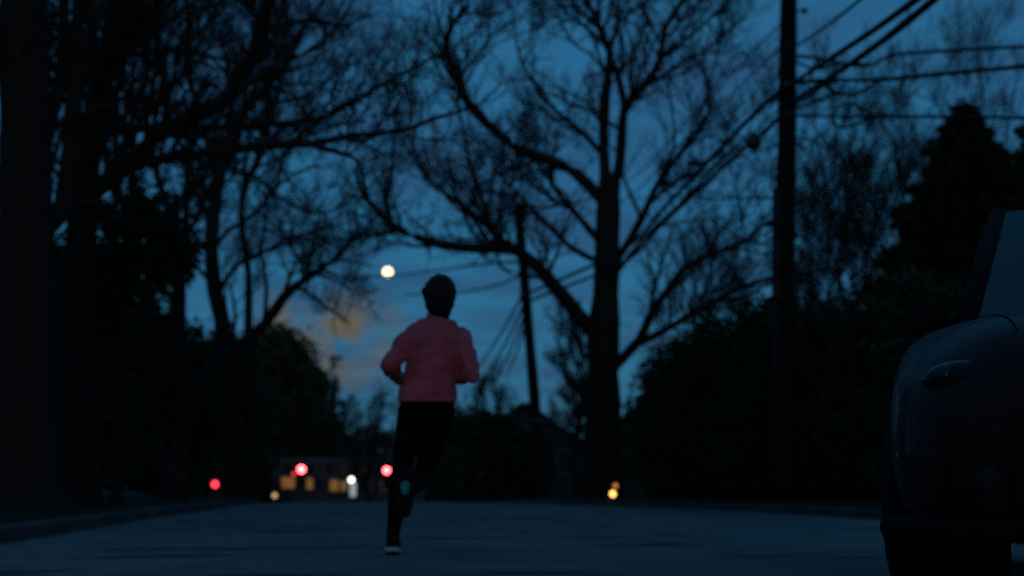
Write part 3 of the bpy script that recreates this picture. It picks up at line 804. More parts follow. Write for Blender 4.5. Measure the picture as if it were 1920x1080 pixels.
cable('cable', [(1478, 152, 24.7), (1505, 158, 24.3), (1520, 146, 24.1), (1528, 118, 24.0), (1545, 110, 23.9)], 0.020, 'jumper wire rising beside the near pole above the middle cable')
cable('cable', [(1478, 190, 24.7), (1510, 186, 24.3), (1545, 160, 24), (1575, 150, 23.8)], 0.022, 'short cable sloping up from the near pole into the middle cable')
cable('cable', [(1478, 212, 24.7), (1525, 190, 24.2), (1570, 176, 23.9), (1605, 178, 23.7)], 0.018, 'short slack wire between the near pole and the drip loop')
cable('cable', [(1478, 250, 24.9), (1520, 262, 27), (1555, 240, 29), (1562, 222, 30)], 0.018, 'loose wire hanging below the spare loop right of the near pole')
cable('cable', [(1478, 158, 24.9), (1420, 208, 26.5), (1330, 300, 29.5), (1240, 395, 34), (1165, 470, 38), (985, 553, 41.8)], 0.040, 'upper thick cable from the near pole down to the leaning pole')
cable('cable', [(1478, 206, 24.9), (1428, 250, 26.5), (1340, 328, 29.5), (1240, 422, 34), (1168, 492, 38), (988, 566, 41.8)], 0.036, 'lower thick cable from the near pole down to the leaning pole')
cable('cable', [(1478, 30, 24.9), (1400, 110, 27), (1290, 225, 30.5), (1160, 350, 36), (975, 405, 41.8)], 0.011, 'thin high wire from the near pole to the top of the leaning pole')
cable('cable', [(1478, 75, 24.9), (1400, 150, 27), (1290, 255, 30.5), (1160, 380, 36), (978, 432, 41.8)], 0.011, 'second thin wire from the near pole to the leaning pole')
cable('cable', [(1470, 372, 25), (1330, 372, 40), (1180, 372, 60)], 0.02, 'faint level wire crossing behind the big tree')
cable('cable', [(1478, 268, 24.9), (1400, 290, 30), (1330, 318, 36), (1250, 345, 42)], 0.016, 'slack wire left of the near pole below its splice box')
for i, (x0, y0, x1, y1, l) in enumerate([(980, 552, 888, 700, 'leftmost'), (982, 572, 905, 715, 'second'), (984, 590, 925, 720, 'third'), (986, 604, 950, 705, 'rightmost')]):
    xm, ym = (x0 + x1) / 2, (y0 + y1) / 2 + 8
    cable('cable', [(x0, y0, 41.9), (xm, ym, 55), (x1, y1, 80)], 0.034, l + ' of the four wires fanning down left from the leaning pole')
cable('cable', [(976, 490, 42), (900, 496, 50), (820, 507, 60), (740, 516, 75), (640, 520, 95)], 0.035, 'sagging wire from the leaning pole past the moon')
cable('cable', [(978, 515, 42), (930, 535, 50), (860, 548, 60), (760, 552, 75)], 0.03, 'sagging wire from the leaning pole behind the runner\'s head')

# splice closures hung on the cables
def blob(name, px, py, d, r, scale, label, cat):
    o = empty(name, P(px, py, d), label, cat)
    bm = bmesh.new(); add_sphere(bm, (0, 0, 0), r, 16, scale); bm_obj('housing', bm, M['black_metal'], o, True)
    bm = bmesh.new(); add_box(bm, (0, 0, r * scale[2] * 1.0), (r * 0.6, r * 0.4, r * 0.5), bevel=r * 0.1); bm_obj('hanger', bm, M['grey_metal'], o)
    return o
blob('splice_box', 1413, 267, 26.6, 0.17, (0.95, 0.8, 1.0), 'round dark splice box hung on the cables left of the near pole', 'splice box')
blob('splice_box', 1303, 305, 30.5, 0.15, (1.35, 0.7, 0.5), 'small flat splice box on the cables in the middle of the span', 'splice box')

# unlit street lamp reaching in at the right edge
b = np.array((P(2080, 910, 20)[0], 20.0, 0)); b[2] = gz(b[0], 20)
sl = empty('street_lamp', b, 'unlit street lamp head poking in at the upper right edge', 'street lamp')
zt = P(1935, 247, 20)[2] - b[2]; xl = P(1905, 247, 20)[0] - b[0]
bm = bmesh.new(); add_cyl(bm, (0, 0, -0.1), (0, 0, zt + 0.1), 0.09, 0.06, 14); bm_obj('post', bm, M['grey_metal'], sl, True)
bm = bmesh.new(); add_cyl(bm, (0, 0, zt), (xl + 0.45, 0, zt + 0.03), 0.035, 0.03, 10); bm_obj('arm', bm, M['grey_metal'], sl, True)
bm = bmesh.new(); add_sphere(bm, (xl + 0.22, 0, zt + 0.02), 0.27, 16, (1.0, 0.5, 0.36)); bm_obj('lamp_head', bm, M['black_metal'], sl, True)
bm = bmesh.new(); add_sphere(bm, (xl + 0.14, 0, zt - 0.05), 0.13, 14, (1.0, 0.8, 0.6)); bm_obj('lens', bm, M['dark_glass'], sl, True)

# ------------------------------------------------------------------ buildings
M['amber'] = mat('amber_window', (0.05, 0.03, 0.02), None, emit=(1.0, 0.42, 0.10), strength=0.2)
M['amber2'] = mat('amber_window_dim', (0.05, 0.03, 0.02), None, emit=(1.0, 0.55, 0.22), strength=0.17)
M['dimwin'] = mat('dim_window', (0.05, 0.04, 0.04), None, emit=(0.8, 0.55, 0.45), strength=0.008)
def window(parent, c, w, h, glass, frame=None, nx=2, nz=2, depth=0.10):
    """window facing -y: frame proud of the wall, pane recessed, glazing bars"""
    x, y, z = c
    f = frame or M['trim']
    bm = bmesh.new()
    t = 0.09
    for dx, dz, sx, sz in ((-w / 2, 0, t, h + t), (w / 2, 0, t, h + t), (0, h / 2, w - t, t), (0, -h / 2, w - t, t)):
        add_box(bm, (x + dx, y - 0.03, z + dz), (sx, depth, sz))
    for i in range(1, nx): add_box(bm, (x - w / 2 + w * i / nx, y - 0.012, z), (0.035, 0.05, h - t))
    for i in range(1, nz): add_box(bm, (x, y - 0.009, z - h / 2 + h * i / nz), (w - t, 0.04, 0.035))
    o = bm_obj('window', bm, f, parent)
    bm = bmesh.new(); add_box(bm, (x, y + 0.015, z), (w - t, 0.02, h - t)); bm_obj('pane', bm, glass, o)
    bm = bmesh.new(); add_box(bm, (x, y - 0.06, z - h / 2 - t * 0.8), (w + 0.22, 0.16, 0.06)); bm_obj('sill', bm, f, o)
    return o
# shops at the end of the road
d = 126.0
bx0, bx1 = P(470, 900, d)[0], P(790, 900, d)[0]
gzz = float(base_z(d)) - 0.02
topz = P(600, 866, d)[2] - gzz
bo = empty('shop_building', ((bx0 + bx1) / 2, d, gzz), 'low two storey brick shop building with amber lit windows past the signals', 'building')
W_ = bx1 - bx0
bm = bmesh.new(); add_box(bm, (0, 5, topz / 2), (W_, 9.9, topz)); bm_obj('wall', bm, M['brick'], bo)
bm = bmesh.new(); add_box(bm, (0, 4.95, topz + 0.14), (W_ + 0.5, 10.5, 0.28), bevel=0.05); rf = bm_obj('cornice', bm, M['trim'], bo)
bm = bmesh.new(); add_box(bm, (W_ * 0.3, 6, topz + 0.8), (0.8, 0.8, 1.1)); bm_obj('chimney', bm, M['brick'], rf)
def bl(px, py):
    p = P(px, py, d); return (p[0] - bo.location.x, 0.0, p[2] - gzz)
for px, py, w, h, g in ((540, 905, 1.25, 1.0, 'amber'), (575, 907, 1.15, 1.0, 'amber'), (627, 910, 0.8, 1.0, 'amber'), (645, 911, 0.6, 0.9, 'amber2'), (690, 909, 0.9, 1.0, 'dimwin'), (722, 910, 0.7, 1.0, 'amber2'), (756, 910, 1.0, 1.0, 'dimwin'), (600, 908, 0.8, 1.0, 'dark_glass'), (505, 905, 1.0, 1.0, 'dark_glass'),
                        (540, 880, 0.9, 0.9, 'dark_glass'), (580, 880, 0.9, 0.9, 'dark_glass'), (620, 880, 0.9, 0.9, 'dark_glass'), (650, 880, 0.9, 0.9, 'dimwin'), (681, 880, 0.9, 0.9, 'dimwin'), (715, 880, 0.9, 0.9, 'dark_glass')):
    window(bo, bl(px, py), w, h, M[g])
for x in np.linspace(-W_ / 2 + 1.6, W_ / 2 - 1.6, 5):
    window(bo, (x, 0, 1.35), 2.0, 1.8, M['dark_glass'], nx=3)
bm = bmesh.new(); add_box(bm, (1.4, -0.02, 1.05), (1.0, 0.1, 2.1)); dr = bm_obj('door', bm, M['black_metal'], bo)
bm = bmesh.new(); add_sphere(bm, (1.75, -0.1, 1.0), 0.05, 8); bm_obj('handle', bm, M['grey_metal'], dr)

# pale gabled house right of the leaning pole
def gable_house(name, px0, px1, py_eave, py_apex, apex_px, d, depth, label, wins, board=True, door=None):
    x0, x1 = P(px0, 910, d)[0], P(px1, 910, d)[0]
    xa = P(apex_px, 910, d)[0]
    g = gz((x0 + x1) / 2, d)
    ze, za = P(960, py_eave, d)[2] - g, P(960, py_apex, d)[2] - g
    cx = (x0 + x1) / 2
    o = empty(name, (cx, d, g), label, 'house')
    a0, a1, ax = x0 - cx, x1 - cx, xa - cx
    v = [(a0, 0, -0.3), (a1, 0, -0.3), (a1, 0, ze), (ax, 0, za), (a0, 0, ze), (a0, depth, -0.3), (a1, depth, -0.3), (a1, depth, ze), (ax, depth, za), (a0, depth, ze)]
    f = [(0, 1, 2, 3, 4), (5, 9, 8, 7, 6), (0, 4, 9, 5), (1, 6, 7, 2)]
    wall = mesh_obj('wall', v, f, M['clapboard'], o)
    n = int(za / 0.22)
    me = None
    for i in range(n):
        z = 0.1 + i * 0.22
        if z > za - 0.25: break
        if z <= ze: l, r = a0, a1
        else:
            t = (z + 0.2 - ze) / (za - ze); l, r = a0 + (ax - a0) * t, a1 + (ax - a1) * t
        bm = bmesh.new(); add_box(bm, ((l + r) / 2, -0.014, z + 0.1), (r - l - 0.05, 0.022, 0.205), Matrix.Rotation(R(-2.5), 3, 'X')); bm_obj('plank', bm, M['clapboard'], wall)
    ov = 0.35
    for sgn, (sx, ex) in ((-1, (ax, a0)), (1, (ax, a1))):
        dv = Vector((ex - ax, 0, ze - za)); L = dv.length; dn = dv.normalized()
        e = Vector((ax, 0, za)) + dn * (L + ov)
        up = Vector((-dn.z * sgn, 0, dn.x * sgn)) if False else Vector((abs(dn.z) * sgn, 0, abs(dn.x)))
        q = [Vector((ax, -ov, za)) + up * 0.02, e + Vector((0, -ov, 0)) + up * 0.02, e + Vector((0, depth + ov, 0)) + up * 0.02, Vector((ax, depth + ov, za)) + up * 0.02]
        vv = [tuple(p) for p in q] + [tuple(p + up * 0.14) for p in q]
        mesh_obj('roof', vv, [(0, 1, 2, 3), (7, 6, 5, 4), (0, 4, 5, 1), (1, 5, 6, 2), (2, 6, 7, 3), (3, 7, 4, 0)], M['shingle'], o)
    for px, py, w, h, gl in wins:
        p = P(px, py, d); window(o, (p[0] - cx, -0.03, p[2] - g), w, h, M[gl])
    if door:
        p = P(door, 910, d); bm = bmesh.new(); add_box(bm, (p[0] - cx, -0.05, 1.0), (0.95, 0.08, 2.0)); dd = bm_obj('door', bm, M['black_metal'], o)
        bm = bmesh.new(); add_sphere(bm, (p[0] - cx + 0.35, -0.12, 1.0), 0.04, 8); bm_obj('handle', bm, M['grey_metal'], dd)
    return o
gable_house('house', 872, 1100, 838, 758, 984, 72, 9, 'weathered clapboard house, mostly hidden by evergreens behind the leaning pole', [(1062, 868, 0.9, 1.2, 'dark_glass'), (925, 868, 0.9, 1.2, 'dark_glass'), (990, 815, 0.7, 0.9, 'dark_glass')], door=1010)
gable_house('garage', 1166, 1216, 864, 850, 1190, 58, 5, 'small pale garage glimpsed right of the big trunk', [(1192, 878, 0.5, 0.5, 'dark_glass')])

# ------------------------------------------------------------------ traffic signals and lamps
M['red_lit'] = mat('red_signal_lens', (0.1, 0.0, 0.0), None, emit=(1.0, 0.05, 0.055), strength=24.0)
M['red_dim'] = mat('red_signal_lens_side', (0.1, 0.0, 0.0), None, emit=(1.0, 0.03, 0.05), strength=5.2)
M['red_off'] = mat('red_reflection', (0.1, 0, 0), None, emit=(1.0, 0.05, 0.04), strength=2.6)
M['lens_off'] = mat('unlit_lens', (0.01, 0.015, 0.01), None, rough=0.2)
M['signal'] = mat('signal_housing', (0.03, 0.03, 0.022), (0.05, 0.045, 0.03), 9, 0.6)
def signal_head(name, px, py, d, label, lit, r=0.15, post=False, repeater=False, wire_z=None):
    p = P(px, py, d)
    gzv = gz(p[0], d)
    base = np.array((p[0], d, gzv)) if post else np.array((p[0], d, p[2]))
    o = empty(name, base, label, 'traffic signal', 'red traffic signals beyond the crest')
    zr = p[2] - base[2]
    bm = bmesh.new(); add_box(bm, (0, 0.14, zr - r * 2.4), (r * 2.9, 0.22, r * 7.6), bevel=0.03); hs = bm_obj('housing', bm, M['signal'], o)
    for k in range(3):
        z = zr - k * r * 2.4
        bm = bmesh.new(); add_cyl(bm, (0, 0.05, z), (0, 0.0, z), r, r * 0.92, 24)
        bm_obj('lens', bm, lit if k == 0 else M['lens_off'], o, False)
        bm = bmesh.new(); n = 14
        vs = [bm.verts.new((math.cos(a) * r * 1.12, yy, z + math.sin(a) * r * 1.12)) for yy in (0.03, -0.22) for a in np.linspace(R(0), R(180), n)]
        for i in range(n - 1): bm.faces.new((vs[i], vs[i + 1], vs[n + i + 1], vs[n + i]))
        bm_obj('visor', bm, M['signal'], hs)
    if repeater:
        bm = bmesh.new(); add_cyl(bm, (-0.52, 0.04, zr - 0.32), (-0.52, 0, zr - 0.32), 0.09, 0.085, 18); bm_obj('repeater_lens', bm, M['red_off'], o)
        bm = bmesh.new(); add_box(bm, (-0.46, 0.12, zr - 0.32), (0.4, 0.14, 0.24), bevel=0.02); bm_obj('repeater_housing', bm, M['signal'], o)
    if post:
        bm = bmesh.new(); add_cyl(bm, (0, 0.34, -0.1), (0, 0.34, zr + 0.3), 0.06, 0.055, 12); bm_obj('post', bm, M['grey_metal'], o, True)
    else:
        bm = bmesh.new(); add_cyl(bm, (0, 0.14, zr + r * 1.3), (0, 0.14, wire_z - base[2]), 0.025, 0.025, 8); bm_obj('hanger', bm, M['grey_metal'], o, True)
    return o
wz = P(565, 866, 100)[2]
signal_head('traffic_signal', 565, 880, 100, 'brighter hanging red signal at left, with a small red light at its side', M['red_lit'], r=0.25, repeater=True, wire_z=wz)
signal_head('traffic_signal', 725, 882, 100, 'hanging red signal right beside the runner\'s leg', M['red_lit'], r=0.225, wire_z=wz)
signal_head('traffic_signal', 403, 908, 88, 'lone dimmer red signal on a post far to the left', M['red_dim'], r=0.19, post=True)
posts = []
for px, lb in ((455, 'wooden post holding the signal wire, left of the road'), (800, 'wooden post holding the signal wire, right of the road')):
    p = P(px, 850, 100.2); g = gz(p[0], 100.2)
    bm = bmesh.new(); add_cyl(bm, (0, 0, -0.1), (0, 0, p[2] - g + 0.6), 0.14, 0.11, 14)
    add_cyl(bm, (0, 0, p[2] - g + 0.6), (0, 0, p[2] - g + 0.68), 0.12, 0.03, 14)
    o = bm_obj('signal_post', bm, M['pole'], None, True); o.location = (p[0], 100.2, g)
    set_props(o, lb, 'post', 'signal wire posts')
pL, pR = P(455, 860, 100.15), P(800, 860, 100.15)
pp = [pL, P(565, 865.5, 100.14), P(645, 867, 100.14), P(725, 866, 100.14), pR]
p, rr = resample(pp, [0.02] * 5, 1.0, 0, rng); V, F = tubes(p[None], rr[None], 6)
mesh_obj_at('span_wire', V, F, p[0].copy(), M['cable'], 'wire across the road that carries the red signals', 'wire')

def lantern(name, px, py, d, r, emit, strength, label, second=None, boxy=False):
    p = P(px, py, d); g = gz(p[0], d); zr = p[2] - g
    o = empty(name, (p[0], d, g), label, 'lamp')
    top = zr
    if second: top = max(zr, P(second[0], second[1], d)[2] - g)
    bm = bmesh.new(); add_cyl(bm, (0, r + 0.05, -0.05), (0, r + 0.05, top + r), 0.035, 0.03, 10); bm_obj('post', bm, M['black_metal'], o, True)
    def globe(dx, z, rr, e, s):
        m = mat('lamp_glow', (0.1, 0.1, 0.1), None, emit=e, strength=s)
        bm = bmesh.new(); add_sphere(bm, (dx, 0, z), rr, 16, (1, 1, 1.15)); gl = bm_obj('globe', bm, m, o, True)
        bm = bmesh.new(); add_cyl(bm, (dx, 0, z + rr * 1.05), (dx, 0, z + rr * 1.5), rr * 1.1, rr * 0.2, 12)
        add_cyl(bm, (dx, 0, z + rr * 1.2), (0, r + 0.05, z + rr * 1.2), 0.02, 0.02, 6)
        bm_obj('cap', bm, M['black_metal'], gl)
        bm = bmesh.new(); add_cyl(bm, (dx, 0, z - rr * 1.05), (dx, 0, z - rr * 1.35), rr * 0.6, rr * 0.4, 12); bm_obj('cup', bm, M['black_metal'], gl)
    globe(0, zr, r, emit, strength)
    if second:
        q = P(second[0], second[1], d); globe(q[0] - p[0], q[2] - g, second[2], second[3], second[4])
    return o
lantern('garden_lamp', 1149, 926, 32.4, 0.062, (1.0, 0.46, 0.11), 4.0, 'amber garden lamp glowing at the foot of the big trunk', (1154, 911, 0.052, (1.0, 0.34, 0.09), 0.7))
lantern('street_lantern', 515, 929, 98, 0.16, (1.0, 0.60, 0.28), 0.8, 'low warm white lantern under the left hanging signal')
lantern('street_lantern', 659, 900, 110, 0.19, (0.95, 0.95, 0.80), 4.6, 'pale white lantern between the two hanging signals')
p = P(662, 918, 109); g = gz(p[0], 109)  # added emitting panel stands in for the pale glow below the lantern
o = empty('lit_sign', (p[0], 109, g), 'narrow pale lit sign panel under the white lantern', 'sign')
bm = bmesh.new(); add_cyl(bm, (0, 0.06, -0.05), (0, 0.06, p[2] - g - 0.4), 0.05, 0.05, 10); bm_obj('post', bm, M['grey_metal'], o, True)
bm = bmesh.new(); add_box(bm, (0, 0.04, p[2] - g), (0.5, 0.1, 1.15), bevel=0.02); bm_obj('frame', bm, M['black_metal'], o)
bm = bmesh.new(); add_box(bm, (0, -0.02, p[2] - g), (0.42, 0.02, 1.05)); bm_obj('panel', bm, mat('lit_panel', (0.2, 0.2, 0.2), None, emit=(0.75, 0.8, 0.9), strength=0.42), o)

# ------------------------------------------------------------------ the car
M['paint'] = mat('car_paint', (0.016, 0.005, 0.006), (0.020, 0.007, 0.008), 60, 0.5, metal=0.0, coat=0.13, spec=0.1)
M['plastic'] = mat('black_plastic', (0.007, 0.007, 0.007), (0.012, 0.012, 0.012), 40, 0.8, spec=0.08)
M['chrome'] = mat('chrome', (0.3, 0.3, 0.3), None, rough=0.15, metal=1.0)
M['tyre'] = mat('tyre_rubber', (0.010, 0.010, 0.010), (0.016, 0.016, 0.016), 30, 0.85, bump=0.4, spec=0.2)
M['rim'] = mat('alloy_rim', (0.05, 0.05, 0.052), (0.07, 0.07, 0.072), 20, 0.35, metal=0.9)
M['carglass'] = mat('car_glass', (0.12, 0.14, 0.145), None, rough=0.02, trans=1.0, ior=1.38)
M['headlens'] = mat('headlamp_lens', (0.06, 0.065, 0.07), None, rough=0.12, trans=0.9, ior=1.3, coat=0.0)
M['seat'] = mat('seat_cloth', (0.02, 0.02, 0.022), (0.03, 0.03, 0.032), 30, 0.9)
M['plate'] = mat('plate_paint', (0.35, 0.37, 0.40), (0.40, 0.42, 0.45), 8, 0.5)
YAW = R(-19)
cc = np.array((2.63, 5.90, 0.0))
car = empty('parked_car', cc, 'dark parked car facing the camera at the right edge, headlamps off', 'car', rz=YAW)
# stations: y, half width, bottom, shoulder z, top z, top half width
ST = [(-2.20, 0.56, 0.30, 0.58, 0.72, 0.34), (-2.14, 0.74, 0.24, 0.64, 0.82, 0.50), (-2.00, 0.86, 0.22, 0.70, 0.90, 0.60), (-1.75, 0.905, 0.22, 0.76, 0.955, 0.66), (-1.30, 0.92, 0.22, 0.84, 1.0, 0.68),
      (-0.88, 0.92, 0.22, 0.94, 1.03, 0.77), (-0.40, 0.92, 0.22, 0.96, 1.02, 0.80), (0.40, 0.92, 0.22, 0.97, 1.03, 0.80), (1.20, 0.92, 0.22, 0.98, 1.05, 0.80), (1.80, 0.905, 0.23, 0.98, 1.07, 0.79), (2.10, 0.86, 0.26, 0.95, 1.05, 0.76), (2.22, 0.78, 0.34, 0.85, 0.98, 0.68)]
def prof(s):
    y, w, zb, zs, zt, wt_ = s
    m_ = (zb + zs) / 2
    h = [(0, zb), (w * 0.72, zb), (w * 0.95, zb + 0.05), (w * 0.99, zb + 0.20), (w, m_ + 0.05), (w * 0.985, zs - 0.06), (w * 0.955, zs + 0.005), (wt_, zt - 0.022), (wt_ * 0.6, zt), (0, zt + 0.012)]
    return [(x, y, z) for x, z in h] + [(-x, y, z) for x, z in h[-2:0:-1]]
rings = [prof(s) for s in ST]
n = len(rings[0])
v = [p for r in rings for p in r]
f = [(i * n + j, i * n + (j + 1) % n, (i + 1) * n + (j + 1) % n, (i + 1) * n + j) for i in range(len(ST) - 1) for j in range(n)]
f += [tuple(range(n - 1, -1, -1)), tuple((len(ST) - 1) * n + j for j in range(n))]
body = mesh_obj('body', v, f, M['paint'], car, smooth=True)
ss = body.modifiers.new('s', 'SUBSURF'); ss.levels = 3; ss.render_levels = 3
WH = [(-0.80, -1.32, R(-7)), (0.80, -1.32, R(-7)), (-0.80, 1.38, 0), (0.80, 1.38, 0)]
cut_bm = bmesh.new()
for x, y, a in WH:
    s = 1 if x > 0 else -1
    add_cyl(cut_bm, (s * 0.55, y, 0.335), (s * 1.1, y, 0.335), 0.40, seg=40)
cutter = bm_obj('cutter', cut_bm, None)
bo_ = body.modifiers.new('b', 'BOOLEAN'); bo_.object = cutter; bo_.operation = 'DIFFERENCE'; bo_.solver = 'EXACT'
cutter.parent = car
apply_mods(body); bpy.data.objects.remove(cutter)
body.data.polygons.foreach_set('use_smooth', np.ones(len(body.data.polygons), dtype=bool))
from mathutils.bvhtree import BVHTree
bvh = BVHTree.FromPolygons([v_.co.copy() for v_ in body.data.vertices], [tuple(p_.vertices) for p_ in body.data.polygons])
def seam(name, rays, r=0.0045):
    pts = []
    for o_, d_ in rays:
        h_ = bvh.ray_cast(Vector(o_), Vector(d_))
        if h_[0] is not None: pts.append(np.array(h_[0]))
    if len(pts) < 3: return
    pts = np.array(pts); V, F = tubes(pts[None], np.full((1, len(pts)), r), 6)
    mesh_obj(name, V, F, M['plastic'], car)
for s in (-1, 1):
    seam('hood_seam', [((s * (0.50 + 0.16 * t), -2.02 + 1.14 * t, 2), (0, 0, -1)) for t in np.linspace(0, 1, 16)])
    for yy in (-0.86, 0.50, 1.02):
        seam('door_seam', [((s * 2, yy + (0.25 * (0.6 - z) if yy > 1 else 0), z), (-s, 0, 0)) for z in np.linspace(0.30, 0.93, 12)])
seam('hood_edge_seam', [((x, -3, 0.735 - 0.06 * abs(x) ** 2), (0, 1, 0)) for x in np.linspace(-0.50, 0.50, 16)])
seam('bumper_seam', [((x, -3, 0.52), (0, 1, 0)) for x in np.linspace(-0.80, 0.80, 24)])
for x, y, a in WH:                       # wheel well liners behind the tyres
    s = 1 if x > 0 else -1
    bm = bmesh.new(); add_cyl(bm, (s * 0.545, y, 0.335), (s * 0.90, y, 0.335), 0.405, 0.405, 36, caps=False); bm_obj('wheel_well', bm, M['plastic'], car, True)
# greenhouse
GH = dict(ws=[(-0.63, -0.80, 1.03), (0.63, -0.80, 1.03), (0.49, 0.03, 1.59), (-0.49, 0.03, 1.59)],
          rw=[(0.62, 1.98, 1.08), (-0.62, 1.98, 1.08), (-0.48, 1.55, 1.57), (0.48, 1.55, 1.57)])
def slab(name, q, th, m, parent, sub=0):
    q = [Vector(p) for p in q]
    nrm_ = (q[1] - q[0]).cross(q[3] - q[0]).normalized()
    vv = [tuple(p) for p in q] + [tuple(p + nrm_ * th) for p in q]
    return mesh_obj(name, vv, [(3, 2, 1, 0), (4, 5, 6, 7), (0, 1, 5, 4), (1, 2, 6, 5), (2, 3, 7, 6), (3, 0, 4, 7)], m, parent)
slab('windscreen', GH['ws'], 0.006, M['carglass'], car)
slab('rear_window', GH['rw'], 0.006, M['carglass'], car)
bm = bmesh.new()
N_ = 7; rows = []
for y, z, w in ((0.01, 1.58, 0.53), (0.12, 1.62, 0.55), (0.45, 1.65, 0.56), (0.95, 1.645, 0.555), (1.35, 1.615, 0.54), (1.57, 1.57, 0.51)):
    rows.append([bm.verts.new((w * t, y, z - 0.045 * abs(t) ** 3)) for t in np.linspace(-1, 1, N_)])
for i in range(len(rows) - 1):
    for j in range(N_ - 1): bm.faces.new((rows[i][j], rows[i][j + 1], rows[i + 1][j + 1], rows[i + 1][j]))
roof = bm_obj('roof', bm, M['paint'], car, True)
so = roof.modifiers.new('so', 'SOLIDIFY'); so.thickness = 0.04; so.offset = -1
ss = roof.modifiers.new('s', 'SUBSURF'); ss.levels = 2; ss.render_levels = 2
apply_mods(roof)
for s in (-1, 1):
    for nm, a, b_, r in (('front_pillar', (s * 0.665, -0.82, 1.02), (s * 0.52, 0.05, 1.58), 0.045), ('middle_pillar', (s * 0.71, 0.50, 1.02), (s * 0.555, 0.50, 1.61), 0.045), ('rear_pillar', (s * 0.67, 1.98, 1.06), (s * 0.51, 1.53, 1.58), 0.07)):
        bm = bmesh.new(); add_cyl(bm, a, b_, r, r * 0.9, 12); bm_obj(nm, bm, M['plastic'], car, True)
    q1 = [(s * 0.71, -0.72, 1.02), (s * 0.71, 0.47, 1.02), (s * 0.555, 0.47, 1.60), (s * 0.535, 0.08, 1.58)]
    q2 = [(s * 0.71, 0.53, 1.02), (s * 0.69, 1.90, 1.06), (s * 0.52, 1.47, 1.58), (s * 0.555, 0.53, 1.60)]
    for q in (q1, q2): slab('side_window', q if s < 0 else q[::-1], 0.005, M['carglass'], car)
    # mirror
    bm = bmesh.new(); add_box(bm, (s * 0.82, -0.55, 1.07), (0.17, 0.09, 0.115), Matrix.Rotation(R(-8 * s), 3, 'Z'), bevel=0.035); add_cyl(bm, (s * 0.69, -0.52, 1.03), (s * 0.77, -0.54, 1.05), 0.03, 0.025, 8)
    mi = bm_obj('door_mirror', bm, M['plastic'], car, True)
    bm = bmesh.new(); add_box(bm, (s * 0.82, -0.500, 1.07), (0.13, 0.008, 0.09), bevel=0.003); bm_obj('mirror_glass', bm, M['chrome'], mi)
    # headlamp: bowl, lens, bezel
    hx, hz = s * 0.63, 0.715
    bm = bmesh.new(); add_sphere(bm, (hx, -2.02, hz), 0.15, 20, (1.0, 0.55, 0.40)); hl = bm_obj('headlamp', bm, M['headlens'], car, True)
    bm = bmesh.new(); add_sphere(bm, (hx - s * 0.04, -2.06, hz), 0.052, 14); add_sphere(bm, (hx + s * 0.075, -2.02, hz + 0.005), 0.042, 14); bm_obj('bulb_bowl', bm, M['chrome'], hl, True)
    bm = bmesh.new(); add_box(bm, (s * 0.60, -2.150, 0.42), (0.20, 0.06, 0.09), bevel=0.02); fl = bm_obj('fog_lamp', bm, M['plastic'], car)
    bm = bmesh.new(); add_cyl(bm, (s * 0.60, -2.186, 0.42), (s * 0.60, -2.17, 0.42), 0.035, 0.035, 14); bm_obj('lens', bm, M['dark_glass'], fl)
    bm = bmesh.new(); add_box(bm, (s * 0.70, 2.17, 0.84), (0.24, 0.10, 0.20), bevel=0.03); bm_obj('tail_lamp', bm, mat('tail_lens', (0.12, 0.005, 0.005), None, rough=0.15), car)
    for y0, y1 in ((-0.80, 0.48), (0.52, 1.5)):
        bm = bmesh.new(); add_box(bm, (s * 0.925, (y0 + y1) / 2 + (y1 - y0) * 0.32, 0.86), (0.03, 0.18, 0.03), bevel=0.008); bm_obj('door_handle', bm, M['chrome'], car)
    bm = bmesh.new(); add_box(bm, (s * 0.915, 0.03, 0.26), (0.03, 1.85, 0.10), bevel=0.012); bm_obj('sill', bm, M['plastic'], car)
bm = bmesh.new()
add_box(bm, (0, -2.175, 0.62), (0.80, 0.06, 0.20), bevel=0.03); gr = bm_obj('grille', bm, M['plastic'], car)
for k in range(5):
    bm = bmesh.new(); add_box(bm, (0, -2.212, 0.55 + k * 0.035), (0.74, 0.015, 0.012)); bm_obj('slat', bm, M['chrome'], gr)
bm = bmesh.new(); add_box(bm, (0, -2.195, 0.40), (1.05, 0.05, 0.12), bevel=0.02); bm_obj('lower_grille', bm, M['plastic'], car)
bm = bmesh.new()
ch = [(t * 0.90, -2.235 + 0.32 * abs(t) ** 3) for t in np.linspace(-1, 1, 15)]
for (xa, ya), (xb, yb) in zip(ch[:-1], ch[1:]): add_cyl(bm, (xa, ya, 0.275), (xb, yb, 0.275), 0.035, 0.035, 8)
bm_obj('chin_spoiler', bm, M['plastic'], car, True)
bm = bmesh.new(); add_box(bm, (0, -2.228, 0.475), (0.31, 0.012, 0.155), bevel=0.004); bm_obj('number_plate', bm, M['plate'], car)
for x in (-0.36, 0.10):
    bm = bmesh.new(); add_cyl(bm, (x, -0.83, 1.045), (x + 0.42, -0.66, 1.135), 0.009, 0.006, 6); bm_obj('wiper', bm, M['plastic'], car)
for x in (-0.31, 0.31):
    bm = bmesh.new(); add_box(bm, (x, 0.35, 0.95), (0.46, 0.16, 0.62), Matrix.Rotation(R(12), 3, 'X'), bevel=0.05); add_box(bm, (x, 0.42, 1.34), (0.24, 0.10, 0.17), bevel=0.03); bm_obj('seat', bm, M['seat'], car)
bm = bmesh.new(); add_cyl(bm, (-0.01, -0.42, 1.02), (0.01, -0.42, 1.02), 0.01, 0.01, 6)
add_box(bm, (0, -0.56, 1.00), (1.24, 0.42, 0.10), bevel=0.03); bm_obj('dashboard', bm, M['plastic'], car)
